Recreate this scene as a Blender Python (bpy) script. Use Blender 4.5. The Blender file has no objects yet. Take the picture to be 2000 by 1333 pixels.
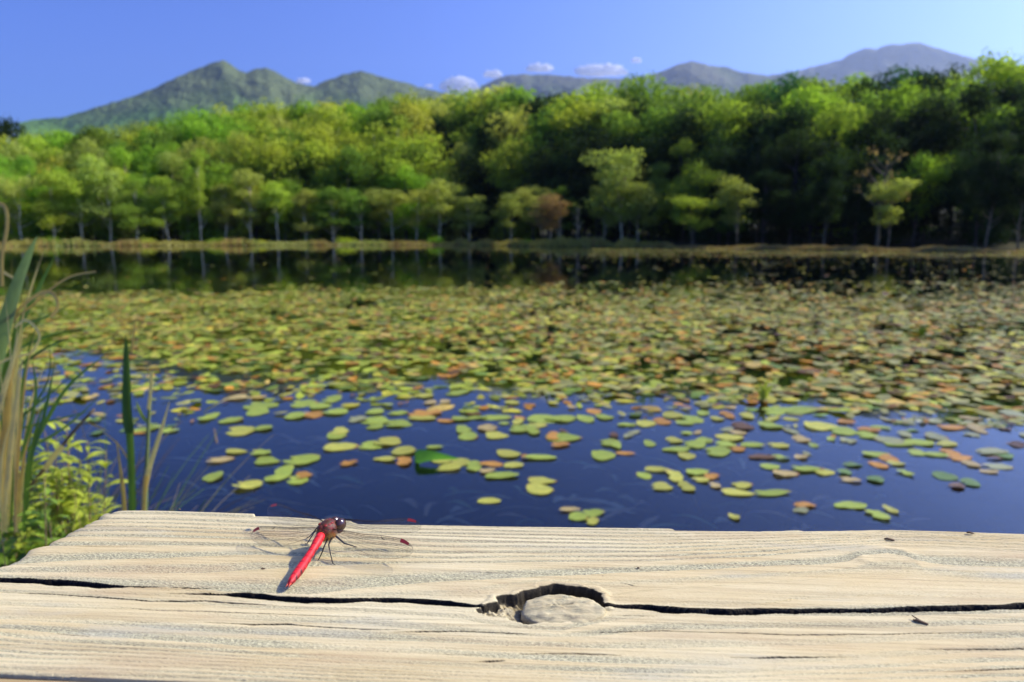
import bpy, math, random
import numpy as np
from mathutils import Vector, Matrix, noise as mnoise

random.seed(11)
RNG = np.random.default_rng(5)
S = bpy.context.scene
COL = S.collection

# ------------------------------------------------------------------ camera
CAM_H = 0.92                      # eye height over the pond
PLANK = 0.80                      # top of the plank over the pond
PITCH = math.radians(8.6)
F = 2000 * 24.0 / 36.0            # focal length in units of 1/2000 of the frame width
cam_d = bpy.data.cameras.new('camera')
cam_d.lens = 24.0; cam_d.sensor_width = 36.0
cam_d.clip_start = 0.01; cam_d.clip_end = 60000
cam_d.dof.use_dof = True
cam_d.dof.focus_distance = 0.268
cam_d.dof.aperture_fstop = 14.0
cam = bpy.data.objects.new('camera', cam_d); COL.objects.link(cam)
cam.location = (0, 0, CAM_H)
cam.rotation_euler = (math.radians(90) - PITCH, 0, 0)
S.camera = cam

# ------------------------------------------------------------------ sky, sun, exposure
SUN_AZ, SUN_EL = math.radians(77), math.radians(42)   # azimuth from straight ahead, to the right
w = bpy.data.worlds.new('World'); S.world = w; w.use_nodes = True
nt = w.node_tree; nt.nodes.clear()
o_ = nt.nodes.new('ShaderNodeOutputWorld'); b_ = nt.nodes.new('ShaderNodeBackground')
sk = nt.nodes.new('ShaderNodeTexSky'); sk.sky_type = 'NISHITA'; sk.sun_disc = False
sk.sun_elevation = SUN_EL; sk.sun_rotation = SUN_AZ
sk.air_density = 1.0; sk.dust_density = 2.9; sk.ozone_density = 2.6; sk.altitude = 300
b_.inputs['Strength'].default_value = 0.12
tint = nt.nodes.new('ShaderNodeVectorMath'); tint.operation = 'MULTIPLY'     # white balance of the photograph
tint.inputs[1].default_value = (.262, .355, .68)
gam = nt.nodes.new('ShaderNodeGamma'); gam.inputs[1].default_value = 1.45      # the photograph's contrast
nt.links.new(sk.outputs[0], gam.inputs[0]); nt.links.new(gam.outputs[0], tint.inputs[0]); nt.links.new(tint.outputs[0], b_.inputs['Color']); nt.links.new(b_.outputs[0], o_.inputs['Surface'])
sd = bpy.data.lights.new('sun', 'SUN'); sd.energy = 3.9; sd.angle = math.radians(0.5)
sd.color = (1.0, 0.92, 0.74)
sun = bpy.data.objects.new('sun', sd); COL.objects.link(sun)
sdir = Vector((math.sin(SUN_AZ) * math.cos(SUN_EL), math.cos(SUN_AZ) * math.cos(SUN_EL), math.sin(SUN_EL)))
sun.rotation_euler = (-sdir).to_track_quat('-Z', 'Y').to_euler()
sun.location = sdir * 50
S.view_settings.view_transform = 'Standard'; S.view_settings.look = 'None'
S.view_settings.gamma = 1.0; S.view_settings.use_curve_mapping = False
S.view_settings.exposure = 0.75
S.cycles.use_denoising = True
S.cycles.max_bounces = 8; S.cycles.transparent_max_bounces = 24
S.cycles.diffuse_bounces = 3; S.cycles.glossy_bounces = 3
S.cycles.caustics_reflective = False; S.cycles.caustics_refractive = False
S.cycles.sample_clamp_indirect = 6.0

# ------------------------------------------------------------------ pixel (of the 2000 px photo) -> world
CP, SP = math.cos(PITCH), math.sin(PITCH)
def ray(px, py):
    cx = (px - 1000) / F; cy = (666.5 - py) / F
    return np.array([cx, CP + cy * SP, -SP + cy * CP])
def on_z(px, py, z):              # where that ray meets the horizontal plane z
    d = ray(px, py); t = (z - CAM_H) / d[2]
    return np.array([d[0] * t, d[1] * t, z])
def at_y(px, py, y):              # where that ray is y metres ahead
    d = ray(px, py); t = y / d[1]
    return np.array([d[0] * t, y, CAM_H + d[2] * t])
def to_px(p):
    x, y, z = p[0], p[1], p[2] - CAM_H
    dep = y * CP - z * SP; up = y * SP + z * CP
    return 1000 + F * x / dep, 666.5 - F * up / dep

# ------------------------------------------------------------------ helpers
def mesh_from(name, V, Fc, smooth=True):
    me = bpy.data.meshes.new(name)
    me.from_pydata([tuple(v) for v in V], [], [tuple(f) for f in Fc])
    if smooth: me.polygons.foreach_set('use_smooth', [True] * len(me.polygons))
    me.update()
    return me
def fast_mesh(name, V, Fc, smooth=True):
    """V (n,3) array, Fc (m,k) int array, all faces with k corners"""
    V = np.asarray(V, dtype=np.float32); Fc = np.asarray(Fc, dtype=np.int32)
    me = bpy.data.meshes.new(name); k = Fc.shape[1]
    me.vertices.add(len(V)); me.vertices.foreach_set('co', V.ravel())
    me.loops.add(Fc.size); me.loops.foreach_set('vertex_index', Fc.ravel())
    me.polygons.add(len(Fc)); me.polygons.foreach_set('loop_start', np.arange(0, Fc.size, k, dtype=np.int32))
    if smooth: me.polygons.foreach_set('use_smooth', np.ones(len(Fc), dtype=bool))
    me.update(calc_edges=True); me.validate()
    return me
def obj(name, me, mat=None, parent=None, loc=None, label=None, cat=None, group=None, kind=None):
    o = bpy.data.objects.new(name, me); COL.objects.link(o)
    if mat is not None and me is not None and len(me.materials) == 0:
        for m in (mat if isinstance(mat, (list, tuple)) else [mat]): me.materials.append(m)
    if parent is not None: o.parent = parent
    if loc is not None: o.location = loc
    if label: o['label'] = label
    if cat: o['category'] = cat
    if group: o['group'] = group
    if kind: o['kind'] = kind
    return o
def col_attr(me, cols, name='tint'):
    a = me.color_attributes.new(name, 'FLOAT_COLOR', 'POINT')
    c = np.ones((len(me.vertices), 4), dtype=np.float32); c[:, :3] = cols
    a.data.foreach_set('color', c.ravel())
def float_attr(me, vals, name):
    a = me.attributes.new(name, 'FLOAT', 'POINT'); a.data.foreach_set('value', np.asarray(vals, dtype=np.float32).ravel())

class N:                          # tiny node builder
    def __init__(s, name):
        s.m = bpy.data.materials.new(name); s.m.use_nodes = True
        s.t = s.m.node_tree; s.t.nodes.clear(); s.out = s.t.nodes.new('ShaderNodeOutputMaterial')
    def n(s, typ, **kw):
        nd = s.t.nodes.new(typ)
        for k, v in kw.items():
            if k.startswith('i_'):
                key = k[2:].replace('_', ' ')
                nd.inputs[key].default_value = v
            else: setattr(nd, k, v)
        return nd
    def l(s, a, b): s.t.links.new(a, b)
    def tex(s, scale=5, detail=4, rough=.6, vec=None, kind='noise', mapping=None):
        nd = s.n('ShaderNodeTexNoise' if kind == 'noise' else 'ShaderNodeTexVoronoi')
        nd.inputs['Scale'].default_value = scale
        if kind == 'noise':
            nd.inputs['Detail'].default_value = detail; nd.inputs['Roughness'].default_value = rough
        if vec is not None:
            if mapping is not None:
                mp = s.n('ShaderNodeMapping'); mp.inputs['Scale'].default_value = mapping
                s.l(vec, mp.inputs['Vector']); vec = mp.outputs[0]
            s.l(vec, nd.inputs['Vector'])
        return nd
    def ramp(s, fac, stops):
        r = s.n('ShaderNodeValToRGB'); cr = r.color_ramp
        while len(cr.elements) < len(stops): cr.elements.new(0.5)
        for e, (p, c) in zip(cr.elements, stops):
            e.position = p; e.color = (c[0], c[1], c[2], 1) if not isinstance(c, (int, float)) else (c, c, c, 1)
        s.l(fac, r.inputs[0]); return r.outputs[0]
    def mix(s, fac, a, b, blend='MIX'):
        m = s.n('ShaderNodeMix'); m.data_type = 'RGBA'; m.blend_type = blend
        for inp, v in ((m.inputs[0], fac), (m.inputs[6], a), (m.inputs[7], b)):
            if hasattr(v, 'links'): s.l(v, inp)
            elif isinstance(v, (int, float)): inp.default_value = v
            else: inp.default_value = (v[0], v[1], v[2], 1)
        return m.outputs[2]
    def math(s, op, a, b=0.0):
        m = s.n('ShaderNodeMath'); m.operation = op
        for inp, v in ((m.inputs[0], a), (m.inputs[1], b)):
            if hasattr(v, 'links'): s.l(v, inp)
            else: inp.default_value = v
        return m.outputs[0]
    def bsdf(s, color, rough=.7, spec=.5, normal=None):
        p = s.n('ShaderNodeBsdfPrincipled')
        if hasattr(color, 'links'): s.l(color, p.inputs['Base Color'])
        else: p.inputs['Base Color'].default_value = (*color, 1)
        if hasattr(rough, 'links'): s.l(rough, p.inputs['Roughness'])
        else: p.inputs['Roughness'].default_value = rough
        p.inputs['Specular IOR Level'].default_value = spec
        if normal is not None: s.l(normal, p.inputs['Normal'])
        return p
    def bump(s, h, strength=.3, dist=.01, normal=None):
        b = s.n('ShaderNodeBump'); b.inputs['Strength'].default_value = strength; b.inputs['Distance'].default_value = dist
        s.l(h, b.inputs['Height'])
        if normal is not None: s.l(normal, b.inputs['Normal'])
        return b.outputs[0]
    def done(s, sh): s.l(sh, s.out.inputs['Surface']); return s.m

def leafy(name, source, transl=.35, rough=.5, vary=.25, scale=8., spec=.4, spots=0.):
    """leaf material; source: 'object' (object colour), attribute name, or an rgb"""
    b = N(name)
    if source == 'object':
        oi = b.n('ShaderNodeObjectInfo'); c = oi.outputs['Color']
    elif isinstance(source, str):
        at = b.n('ShaderNodeAttribute'); at.attribute_name = source; c = at.outputs['Color']
    else:
        rgb = b.n('ShaderNodeRGB'); rgb.outputs[0].default_value = (*source, 1); c = rgb.outputs[0]
    tc = b.n('ShaderNodeTexCoord')
    n1 = b.tex(scale, 3, .6, tc.outputs['Object'])
    f = b.ramp(n1.outputs['Fac'], [(.3, (1 - vary,) * 3), (.7, (1 + vary, 1 + vary * .9, 1 - vary * .3))])
    c2 = b.mix(1.0, c, f, 'MULTIPLY')
    if spots:
        n2 = b.tex(scale * 3.1, 4, .7, tc.outputs['Object'])
        s2 = b.ramp(n2.outputs['Fac'], [(.58, 0.), (.70, 1.)])
        c2 = b.mix(b.math('MULTIPLY', s2, spots), c2, (.20, .075, .025))
    p = b.bsdf(c2, rough, spec)
    tr = b.n('ShaderNodeBsdfTranslucent'); b.l(b.mix(1., c2, (1.2, 1.25, .7), 'MULTIPLY'), tr.inputs['Color'])
    mx = b.n('ShaderNodeMixShader'); mx.inputs[0].default_value = transl
    b.l(p.outputs[0], mx.inputs[1]); b.l(tr.outputs[0], mx.inputs[2])
    return b.done(mx.outputs[0])
def plain(name, color, rough=.7, spec=.3, vary=.2, scale=20., mapping=None, bump=0.):
    b = N(name); tc = b.n('ShaderNodeTexCoord')
    n1 = b.tex(scale, 5, .65, tc.outputs['Object'], mapping=mapping)
    c = b.ramp(n1.outputs['Fac'], [(.25, tuple(x * (1 - vary) for x in color)), (.75, tuple(min(1, x * (1 + vary)) for x in color))])
    nm = b.bump(n1.outputs['Fac'], .6, bump) if bump else None
    return b.done(b.bsdf(c, rough, spec, nm).outputs[0])

def ribbon(pts, widths, nrm=None, fold=.25, V=None, Fc=None):
    """leaf blade along pts: a folded strip, 3 verts across"""
    V = [] if V is None else V; Fc = [] if Fc is None else Fc
    pts = [Vector(p) for p in pts]; base = len(V); n = len(pts)
    nrm = Vector(nrm) if nrm is not None else Vector((0, -1, .2))
    for i, p in enumerate(pts):
        t = (pts[min(i + 1, n - 1)] - pts[max(i - 1, 0)]).normalized()
        s = t.cross(nrm)
        s = s.normalized() if s.length > 1e-6 else Vector((1, 0, 0))
        up = s.cross(t).normalized()
        wd = widths[i] if hasattr(widths, '__len__') else widths
        V += [p - s * wd * .5 + up * wd * fold * .5, p, p + s * wd * .5 + up * wd * fold * .5]
    for i in range(n - 1):
        a = base + 3 * i
        Fc += [(a, a + 1, a + 4, a + 3), (a + 1, a + 2, a + 5, a + 4)]
    return V, Fc
def tube(pts, radii, seg=8, V=None, Fc=None, cap=True, squash=None):
    V = [] if V is None else V; Fc = [] if Fc is None else Fc
    pts = [Vector(p) for p in pts]; n = len(pts); base = len(V)
    ref = Vector((0, 0, 1)) if abs((pts[-1] - pts[0]).normalized().z) < .9 else Vector((1, 0, 0))
    for i, p in enumerate(pts):
        t = (pts[min(i + 1, n - 1)] - pts[max(i - 1, 0)]).normalized()
        a = t.cross(ref).normalized(); b = a.cross(t).normalized()
        r = radii[i] if hasattr(radii, '__len__') else radii
        for k in range(seg):
            th = 2 * math.pi * k / seg
            V.append(p + a * math.cos(th) * r + b * math.sin(th) * r * (squash or 1))
    for i in range(n - 1):
        for k in range(seg):
            k2 = (k + 1) % seg
            Fc.append((base + i * seg + k, base + i * seg + k2, base + (i + 1) * seg + k2, base + (i + 1) * seg + k))
    if cap:
        Fc.append(tuple(base + k for k in range(seg))[::-1]); Fc.append(tuple(base + (n - 1) * seg + k for k in range(seg)))
    return V, Fc
def smooth_path(pts, n=14):       # Catmull-Rom through the points
    P = [np.array(p, float) for p in pts]
    P = [2 * P[0] - P[1]] + P + [2 * P[-1] - P[-2]]
    out = []
    segs = len(P) - 3; per = max(2, n // segs)
    for i in range(segs):
        a, b, c, d = P[i:i + 4]
        for k in range(per):
            t = k / per
            out.append(.5 * ((2 * b) + (c - a) * t + (2 * a - 5 * b + 4 * c - d) * t * t + (3 * b - 3 * c + d - a) * t ** 3))
    out.append(P[-2]); return out
ORD = ['nearest', 'second', 'third', 'fourth', 'fifth', 'sixth', 'seventh', 'eighth', 'ninth', 'tenth', 'eleventh', 'twelfth', 'thirteenth', 'fourteenth', 'fifteenth', 'sixteenth', 'seventeenth', 'eighteenth', 'nineteenth', 'twentieth']
def ordinal(k):
    if k == 0: return 'first'
    if k < 20: return ORD[k]
    tens = {2: 'twenty', 3: 'thirty', 4: 'forty', 5: 'fifty', 6: 'sixty'}
    one = (k + 1) % 10; t = tens[(k + 1) // 10]
    if one == 0: return t[:-1] + 'ieth'
    return t + '-' + ['first', 'second', 'third', 'fourth', 'fifth', 'sixth', 'seventh', 'eighth', 'ninth'][one - 1]

def sm(x, a, b): x = np.clip((x - a) / (b - a), 0, 1); return x * x * (3 - 2 * x)
# value noise on numpy arrays
def vnoise(x, y, seed=0):
    x = np.asarray(x, float); y = np.asarray(y, float)
    xi = np.floor(x).astype(np.int64); yi = np.floor(y).astype(np.int64)
    xf = x - xi; yf = y - yi
    def h(a, b):
        n = (a * 374761393 + b * 668265263 + seed * 1442695041) & 0x7fffffff
        n = ((n ^ (n >> 13)) * 1274126177) & 0x7fffffff
        return ((n ^ (n >> 16)) & 0xffff) / 65535.0
    u = xf * xf * (3 - 2 * xf); v = yf * yf * (3 - 2 * yf)
    return (h(xi, yi) * (1 - u) + h(xi + 1, yi) * u) * (1 - v) + (h(xi, yi + 1) * (1 - u) + h(xi + 1, yi + 1) * u) * v
def fbm(x, y, oct=4, seed=0, gain=.5):
    s = 0; a = 1; tot = 0
    for i in range(oct):
        s = s + a * vnoise(x * 2 ** i, y * 2 ** i, seed + i * 17); tot += a; a *= gain
    return s / tot

# ================================================================== GROUND
# far shoreline: distance by bearing, read off the waterline
SH = [(-400, 483), (0, 482), (250, 481), (600, 480), (900, 479.5), (1040, 482), (1180, 483), (1290, 484), (1310, 486), (1450, 488), (1700, 491), (2000, 495), (2500, 502)]
sh_b, sh_r = [], []
for x, y in SH:
    p = on_z(x, y, 0.0); sh_b.append(math.atan2(p[0], p[1])); sh_r.append(math.hypot(p[0], p[1]))
def shore_r(b):
    b = np.asarray(b, float)
    r = np.interp(b, sh_b, sh_r)
    back = np.clip((np.abs(b) - 1.0) / .6, 0, 1)
    r = r * (1 - back) + 7.0 * back
    return r + np.sin(b * 61) * .35 + np.sin(b * 143 + 1) * .2
BLOB = (-1.45, 1.35)
def ground_z(x, y):
    x = np.asarray(x, float); y = np.asarray(y, float)
    r = np.hypot(x, y); b = np.arctan2(x, y)
    R = shore_r(b); d = r - R
    z = np.where(d < 0, np.maximum(-.75, d * .16), np.minimum(d * .1, .12))
    z = np.where(d < 0, z, z + .02)
    side = np.interp(np.degrees(b), [-180, -40, -5, 12, 38, 180], [.02, .02, .03, .05, .10, .05])
    z = z + np.where(d > 10, np.minimum((d - 10), 160) * side, 0)
    z = z + np.where(d > 0, (fbm(x * .15, y * .15, 3, 4) - .5) * .5 * np.clip(d / 15, 0, 1), 0)
    blob = np.exp(-(((x - BLOB[0]) / .62) ** 2 + ((y - BLOB[1]) / .75) ** 2) ** 2)
    z = z + blob * .85 + (fbm(x * 9, y * 9, 3, 7) - .5) * .08 * blob
    return z
rr = np.concatenate([[0.01], np.geomspace(.25, 7900, 230)])
extra = np.linspace(36, 130, 110)
rr = np.unique(np.concatenate([rr, extra]))
nb = 360
bb = np.linspace(-math.pi, math.pi, nb, endpoint=False)
RR, BB = np.meshgrid(rr, bb, indexing='ij')
GX, GY = RR * np.sin(BB), RR * np.cos(BB)
GZ = ground_z(GX, GY)
V = np.stack([GX, GY, GZ], -1).reshape(-1, 3)
i, j = np.meshgrid(np.arange(len(rr) - 1), np.arange(nb), indexing='ij'); j2 = (j + 1) % nb
Fq = np.stack([i * nb + j, (i + 1) * nb + j, (i + 1) * nb + j2, i * nb + j2], -1).reshape(-1, 4)
b = N('soil_and_forest_floor'); g = b.n('ShaderNodeNewGeometry')
n1 = b.tex(.8, 6, .65, g.outputs['Position']); n2 = b.tex(14, 4, .7, g.outputs['Position'])
c1 = b.ramp(n1.outputs['Fac'], [(.3, (.030, .036, .014)), (.55, (.055, .060, .020)), (.75, (.085, .065, .030))])
c2 = b.mix(.5, c1, b.ramp(n2.outputs['Fac'], [(.3, (.015, .014, .008)), (.7, (.09, .075, .035))]))
obj('ground', fast_mesh('ground', V, Fq), b.done(b.bsdf(c2, .95, .1, b.bump(n2.outputs['Fac'], .6, .05)).outputs[0]), kind='structure')

# ------------------------------------------------------------------ water
b = N('pond_water'); g = b.n('ShaderNodeNewGeometry')
n1 = b.tex(2.2, 3, .5, g.outputs['Position'], mapping=(1, .55, 1)); n2 = b.tex(9., 3, .5, g.outputs['Position'])
nm = b.bump(n1.outputs['Fac'], .35, .006); nm = b.bump(n2.outputs['Fac'], .22, .0016, nm)
gl = b.n('ShaderNodeBsdfGlossy'); gl.inputs['Roughness'].default_value = .015
gl.inputs['Color'].default_value = (1, 1, 1, 1); b.l(nm, gl.inputs['Normal'])
tr = b.n('ShaderNodeBsdfTransparent'); tr.inputs['Color'].default_value = (.56, .64, .66, 1)
fr = b.n('ShaderNodeFresnel'); fr.inputs['IOR'].default_value = 1.40; b.l(nm, fr.inputs['Normal'])
mx = b.n('ShaderNodeMixShader'); b.l(fr.outputs[0], mx.inputs[0]); b.l(tr.outputs[0], mx.inputs[1]); b.l(gl.outputs[0], mx.inputs[2])
wm = b.done(mx.outputs[0])
obj('pond_water', mesh_from('pond_water', [(-130, -20, 0), (130, -20, 0), (130, 130, 0), (-130, 130, 0)], [(0, 1, 2, 3)]), wm, kind='structure')
b = N('pond_mud'); g = b.n('ShaderNodeNewGeometry')

# ================================================================== MOUNTAINS
def mountain(name, sil, D, W, mat, seed, amp=.16, dens=260):
    bx = np.array([math.atan2(*(ray(x, y)[:2])) for x, y in sil])
    el = []
    for x, y in sil:
        d = ray(x, y); el.append(d[2] / math.hypot(d[0], d[1]))
    el = np.array(el)
    B = np.linspace(bx[0], bx[-1], dens)
    H = np.interp(B, bx, el) * D + CAM_H
    T = np.linspace(-1, 1.0, 90)
    BB, TT = np.meshgrid(B, T, indexing='ij'); Hs = np.convolve(np.pad(H, 25, mode='edge'), np.hanning(51) / np.hanning(51).sum(), 'valid')
    ww = np.clip(np.abs(TT) * 3.5, 0, 1); HH = H[:, None] * (1 - ww) + Hs[:, None] * ww + (vnoise(B * 160, B * 0, seed)[:, None] - .5) * D * .0016 * (1 - ww)
    dist = D + TT * W
    prof = np.where(TT < 0, (1 - (-TT)) ** 1.25, (1 - TT) ** 1.1)
    X, Y = dist * np.sin(BB), dist * np.cos(BB)
    rid = 1 - np.abs(2 * fbm((X * .8 + Y * .35) / 430, (Y - X * .2) / 900, 5, seed, .55) - 1)
    rid = rid - .78
    Z = HH * prof + HH * rid * amp * np.clip(np.abs(TT) * 5, 0, 1) * 1.9 * np.clip((1 - np.abs(TT)) * 4, 0, 1)
    # keep the front slope under the ridge as seen from the pond
    lim = HH * dist / D * .985
    Z = np.where(TT < -.01, np.minimum(Z, lim), Z)
    edge = np.minimum(np.arange(dens), np.arange(dens)[::-1])[:, None]
    Z = np.where(np.abs(TT) > .99, -5, Z); Z = np.where(edge == 0, -5, Z)
    n, m = X.shape
    V = np.stack([X, Y, Z], -1).reshape(-1, 3)
    i, j = np.meshgrid(np.arange(n - 1), np.arange(m - 1), indexing='ij')
    Fq = np.stack([i * m + j, (i + 1) * m + j, (i + 1) * m + j + 1, i * m + j + 1], -1).reshape(-1, 4)
    return obj(name, fast_mesh(name, V, Fq), mat, kind='structure')
def mountain_mat(name, low, high, rock, z0, z1, sc):
    b = N(name); g = b.n('ShaderNodeNewGeometry')
    sx = b.n('ShaderNodeSeparateXYZ'); b.l(g.outputs['Position'], sx.inputs[0])
    n1 = b.tex(.0035 * sc, 6, .65, g.outputs['Position']); n2 = b.tex(.03 * sc, 5, .7, g.outputs['Position'])
    hz = b.n('ShaderNodeMapRange'); b.l(sx.outputs['Z'], hz.inputs['Value'])
    z0, z1 = z0 * .75, z1 * .7
    hz.inputs['From Min'].default_value = z0; hz.inputs['From Max'].default_value = z1
    f = b.math('ADD', hz.outputs[0], b.math('MULTIPLY', b.math('SUBTRACT', n1.outputs['Fac'], .5), .9))
    c = b.ramp(f, [(.15, low), (.55, high), (.9, rock)])
    c = b.mix(1., c, b.ramp(n2.outputs['Fac'], [(.3, .78), (.7, 1.22)]), 'MULTIPLY')
    return b.done(b.bsdf(c, .95, .05, b.bump(n1.outputs['Fac'], .7, 260, b.bump(n2.outputs['Fac'], .45, 30 / sc))).outputs[0])
m1 = mountain_mat('near_mountain_forest', (.115, .225, .035), (.085, .170, .035), (.115, .145, .055), 250, 900, 1.)
m2 = mountain_mat('far_mountain_forest', (.09, .17, .03), (.085, .13, .04), (.11, .115, .07), 400, 1700, .7)
mountain('mountain', [(30, 236), (80, 229), (130, 225), (180, 207), (260, 185), (300, 168), (340, 148), (385, 130), (415, 117), (437, 111), (450, 121), (466, 133), (482, 137), (500, 129), (518, 127), (535, 134), (560, 149), (585, 160), (612, 165), (640, 152), (670, 141), (704, 132), (730, 140), (752, 148), (790, 156), (820, 166), (850, 173), (890, 182), (960, 200), (1050, 230)], 3300, 1700, m1, 3)
mountain('mountain', [(820, 215), (870, 185), (925, 174), (950, 158), (985, 144), (1020, 140), (1080, 142), (1150, 148), (1225, 148), (1270, 141), (1300, 132), (1325, 121), (1352, 114), (1375, 119), (1395, 125), (1418, 126), (1450, 136), (1500, 142), (1560, 146), (1640, 158), (1720, 190)], 5000, 2000, m2, 9)
mountain('mountain', [(1380, 170), (1460, 150), (1540, 137), (1600, 123), (1640, 113), (1665, 98), (1690, 87), (1712, 91), (1735, 81), (1765, 81), (1795, 77), (1825, 87), (1868, 99), (1920, 116), (2000, 135), (2200, 190)], 6600, 1500, m2, 21)

# ------------------------------------------------------------------ clouds
b = N('cloud_white')
tr = b.n('ShaderNodeBsdfTranslucent'); tr.inputs['Color'].default_value = (1, 1, 1, 1); mx = b.n('ShaderNodeMixShader'); mx.inputs[0].default_value = .6
b.l(b.bsdf((1., 1., 1.), 1.0, 0.).outputs[0], mx.inputs[1]); b.l(tr.outputs[0], mx.inputs[2]); b.done(mx.outputs[0]); cloudm = b.m
def cloud(px, py, wpx, hpx, seed, label):
    rnd = random.Random(seed); D = 8900
    c = at_y(px, py + hpx * .12, D); sc = D / F / CP
    V, Fc = [], []
    root = obj('cloud', None, loc=c, label=label, cat='cloud', group='small clouds above the ridge')
    ns_, nr_ = 48, 30
    for a in range(nr_ + 1):
        ph = math.pi * a / nr_
        for e in range(ns_):
            th = 2 * math.pi * e / ns_
            d = Vector((math.cos(ph), math.sin(ph) * math.cos(th), math.sin(ph) * math.sin(th)))
            q = Vector((d.x * wpx / 30, d.y * .8, d.z * hpx / 30)) * 1.6
            f = 1.1 + .6 * mnoise.noise(q * 1.1 + Vector((seed * 7, 0, 0))) + .38 * mnoise.noise(q * 2.6 + Vector((0, seed * 5, 0))) + .12 * mnoise.noise(q * 6)
            zz = d.z * hpx * .5 * f
            V.append(Vector((d.x * wpx * .5 * (.8 + .2 * f), d.y * hpx * .45 * f, zz if zz > -hpx * .25 else -hpx * .25 + (zz + hpx * .25) * .2)) * sc)
    for a in range(nr_):
        for e in range(ns_):
            e2 = (e + 1) % ns_
            Fc.append((a * ns_ + e, (a + 1) * ns_ + e, (a + 1) * ns_ + e2, a * ns_ + e2))
    COL.objects.unlink(root); bpy.data.objects.remove(root)
    obj('cloud', mesh_from('cloud', V, Fc), cloudm, loc=c, label=label, cat='cloud', group='small clouds above the ridge')
cloud(897, 166, 68, 28, 1, 'round white cloud in the saddle between the left and middle mountains')
cloud(962, 145, 34, 14, 2, 'small thin white cloud beside the bigger round saddle cloud')
cloud(1054, 133, 50, 16, 3, 'small white cloud above the flat middle ridge')
cloud(1174, 138, 98, 22, 4, 'widest white cloud, low over the middle ridge')
cloud(1243, 118, 18, 10, 5, 'tiny wisp of cloud right of the widest cloud')
cloud(592, 158, 26, 10, 6, 'small white cloud peeping over the gap between the left peaks')
cloud(837, 168, 16, 5, 7, 'faint tiny cloud sliver left of the saddle cloud')

# ================================================================== TREES
def blob_leaves(rnd, blobs, n, size, flat=.0, fill=.35):
    """leaf-clump faces spread over a set of ellipsoids (x,y,z,rx,ry,rz)"""
    w_ = np.array([b_[3] * b_[4] + b_[3] * b_[5] for b_ in blobs]); w_ = w_ / w_.sum()
    cnt = rnd.multinomial(n, w_)
    P, Nn = [], []
    for b_, k in zip(blobs, cnt):
        d = rnd.normal(size=(k, 3)); d /= np.linalg.norm(d, axis=1)[:, None]
        r = np.where(rnd.random(k) < fill, rnd.random(k) ** .4, .82 + .25 * rnd.random(k))
        lump = .85 + .35 * rnd.random()
        P.append(np.array(b_[:3]) + d * r[:, None] * np.array(b_[3:]) + rnd.normal(size=(k, 3)) * np.array(b_[3:]) * .22); Nn.append(d)
    P = np.concatenate(P); Nn = np.concatenate(Nn); n = len(P)
    nn = Nn * .7 + rnd.normal(size=(n, 3)) * .6 + np.array([0, 0, .35 + flat]); nn /= np.linalg.norm(nn, axis=1)[:, None]
    a = np.cross(nn, rnd.normal(size=(n, 3))); a /= np.linalg.norm(a, axis=1)[:, None]; c = np.cross(nn, a)
    s = size * (.6 + .8 * rnd.random(n))[:, None]
    V = np.stack([P - a * s, P + c * s * .55 + nn * s * .15, P + a * s, P - c * s * .55 + nn * s * .15], 1).reshape(-1, 3)
    Fq = np.arange(4 * n).reshape(-1, 4)
    return V, Fq, P
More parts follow.
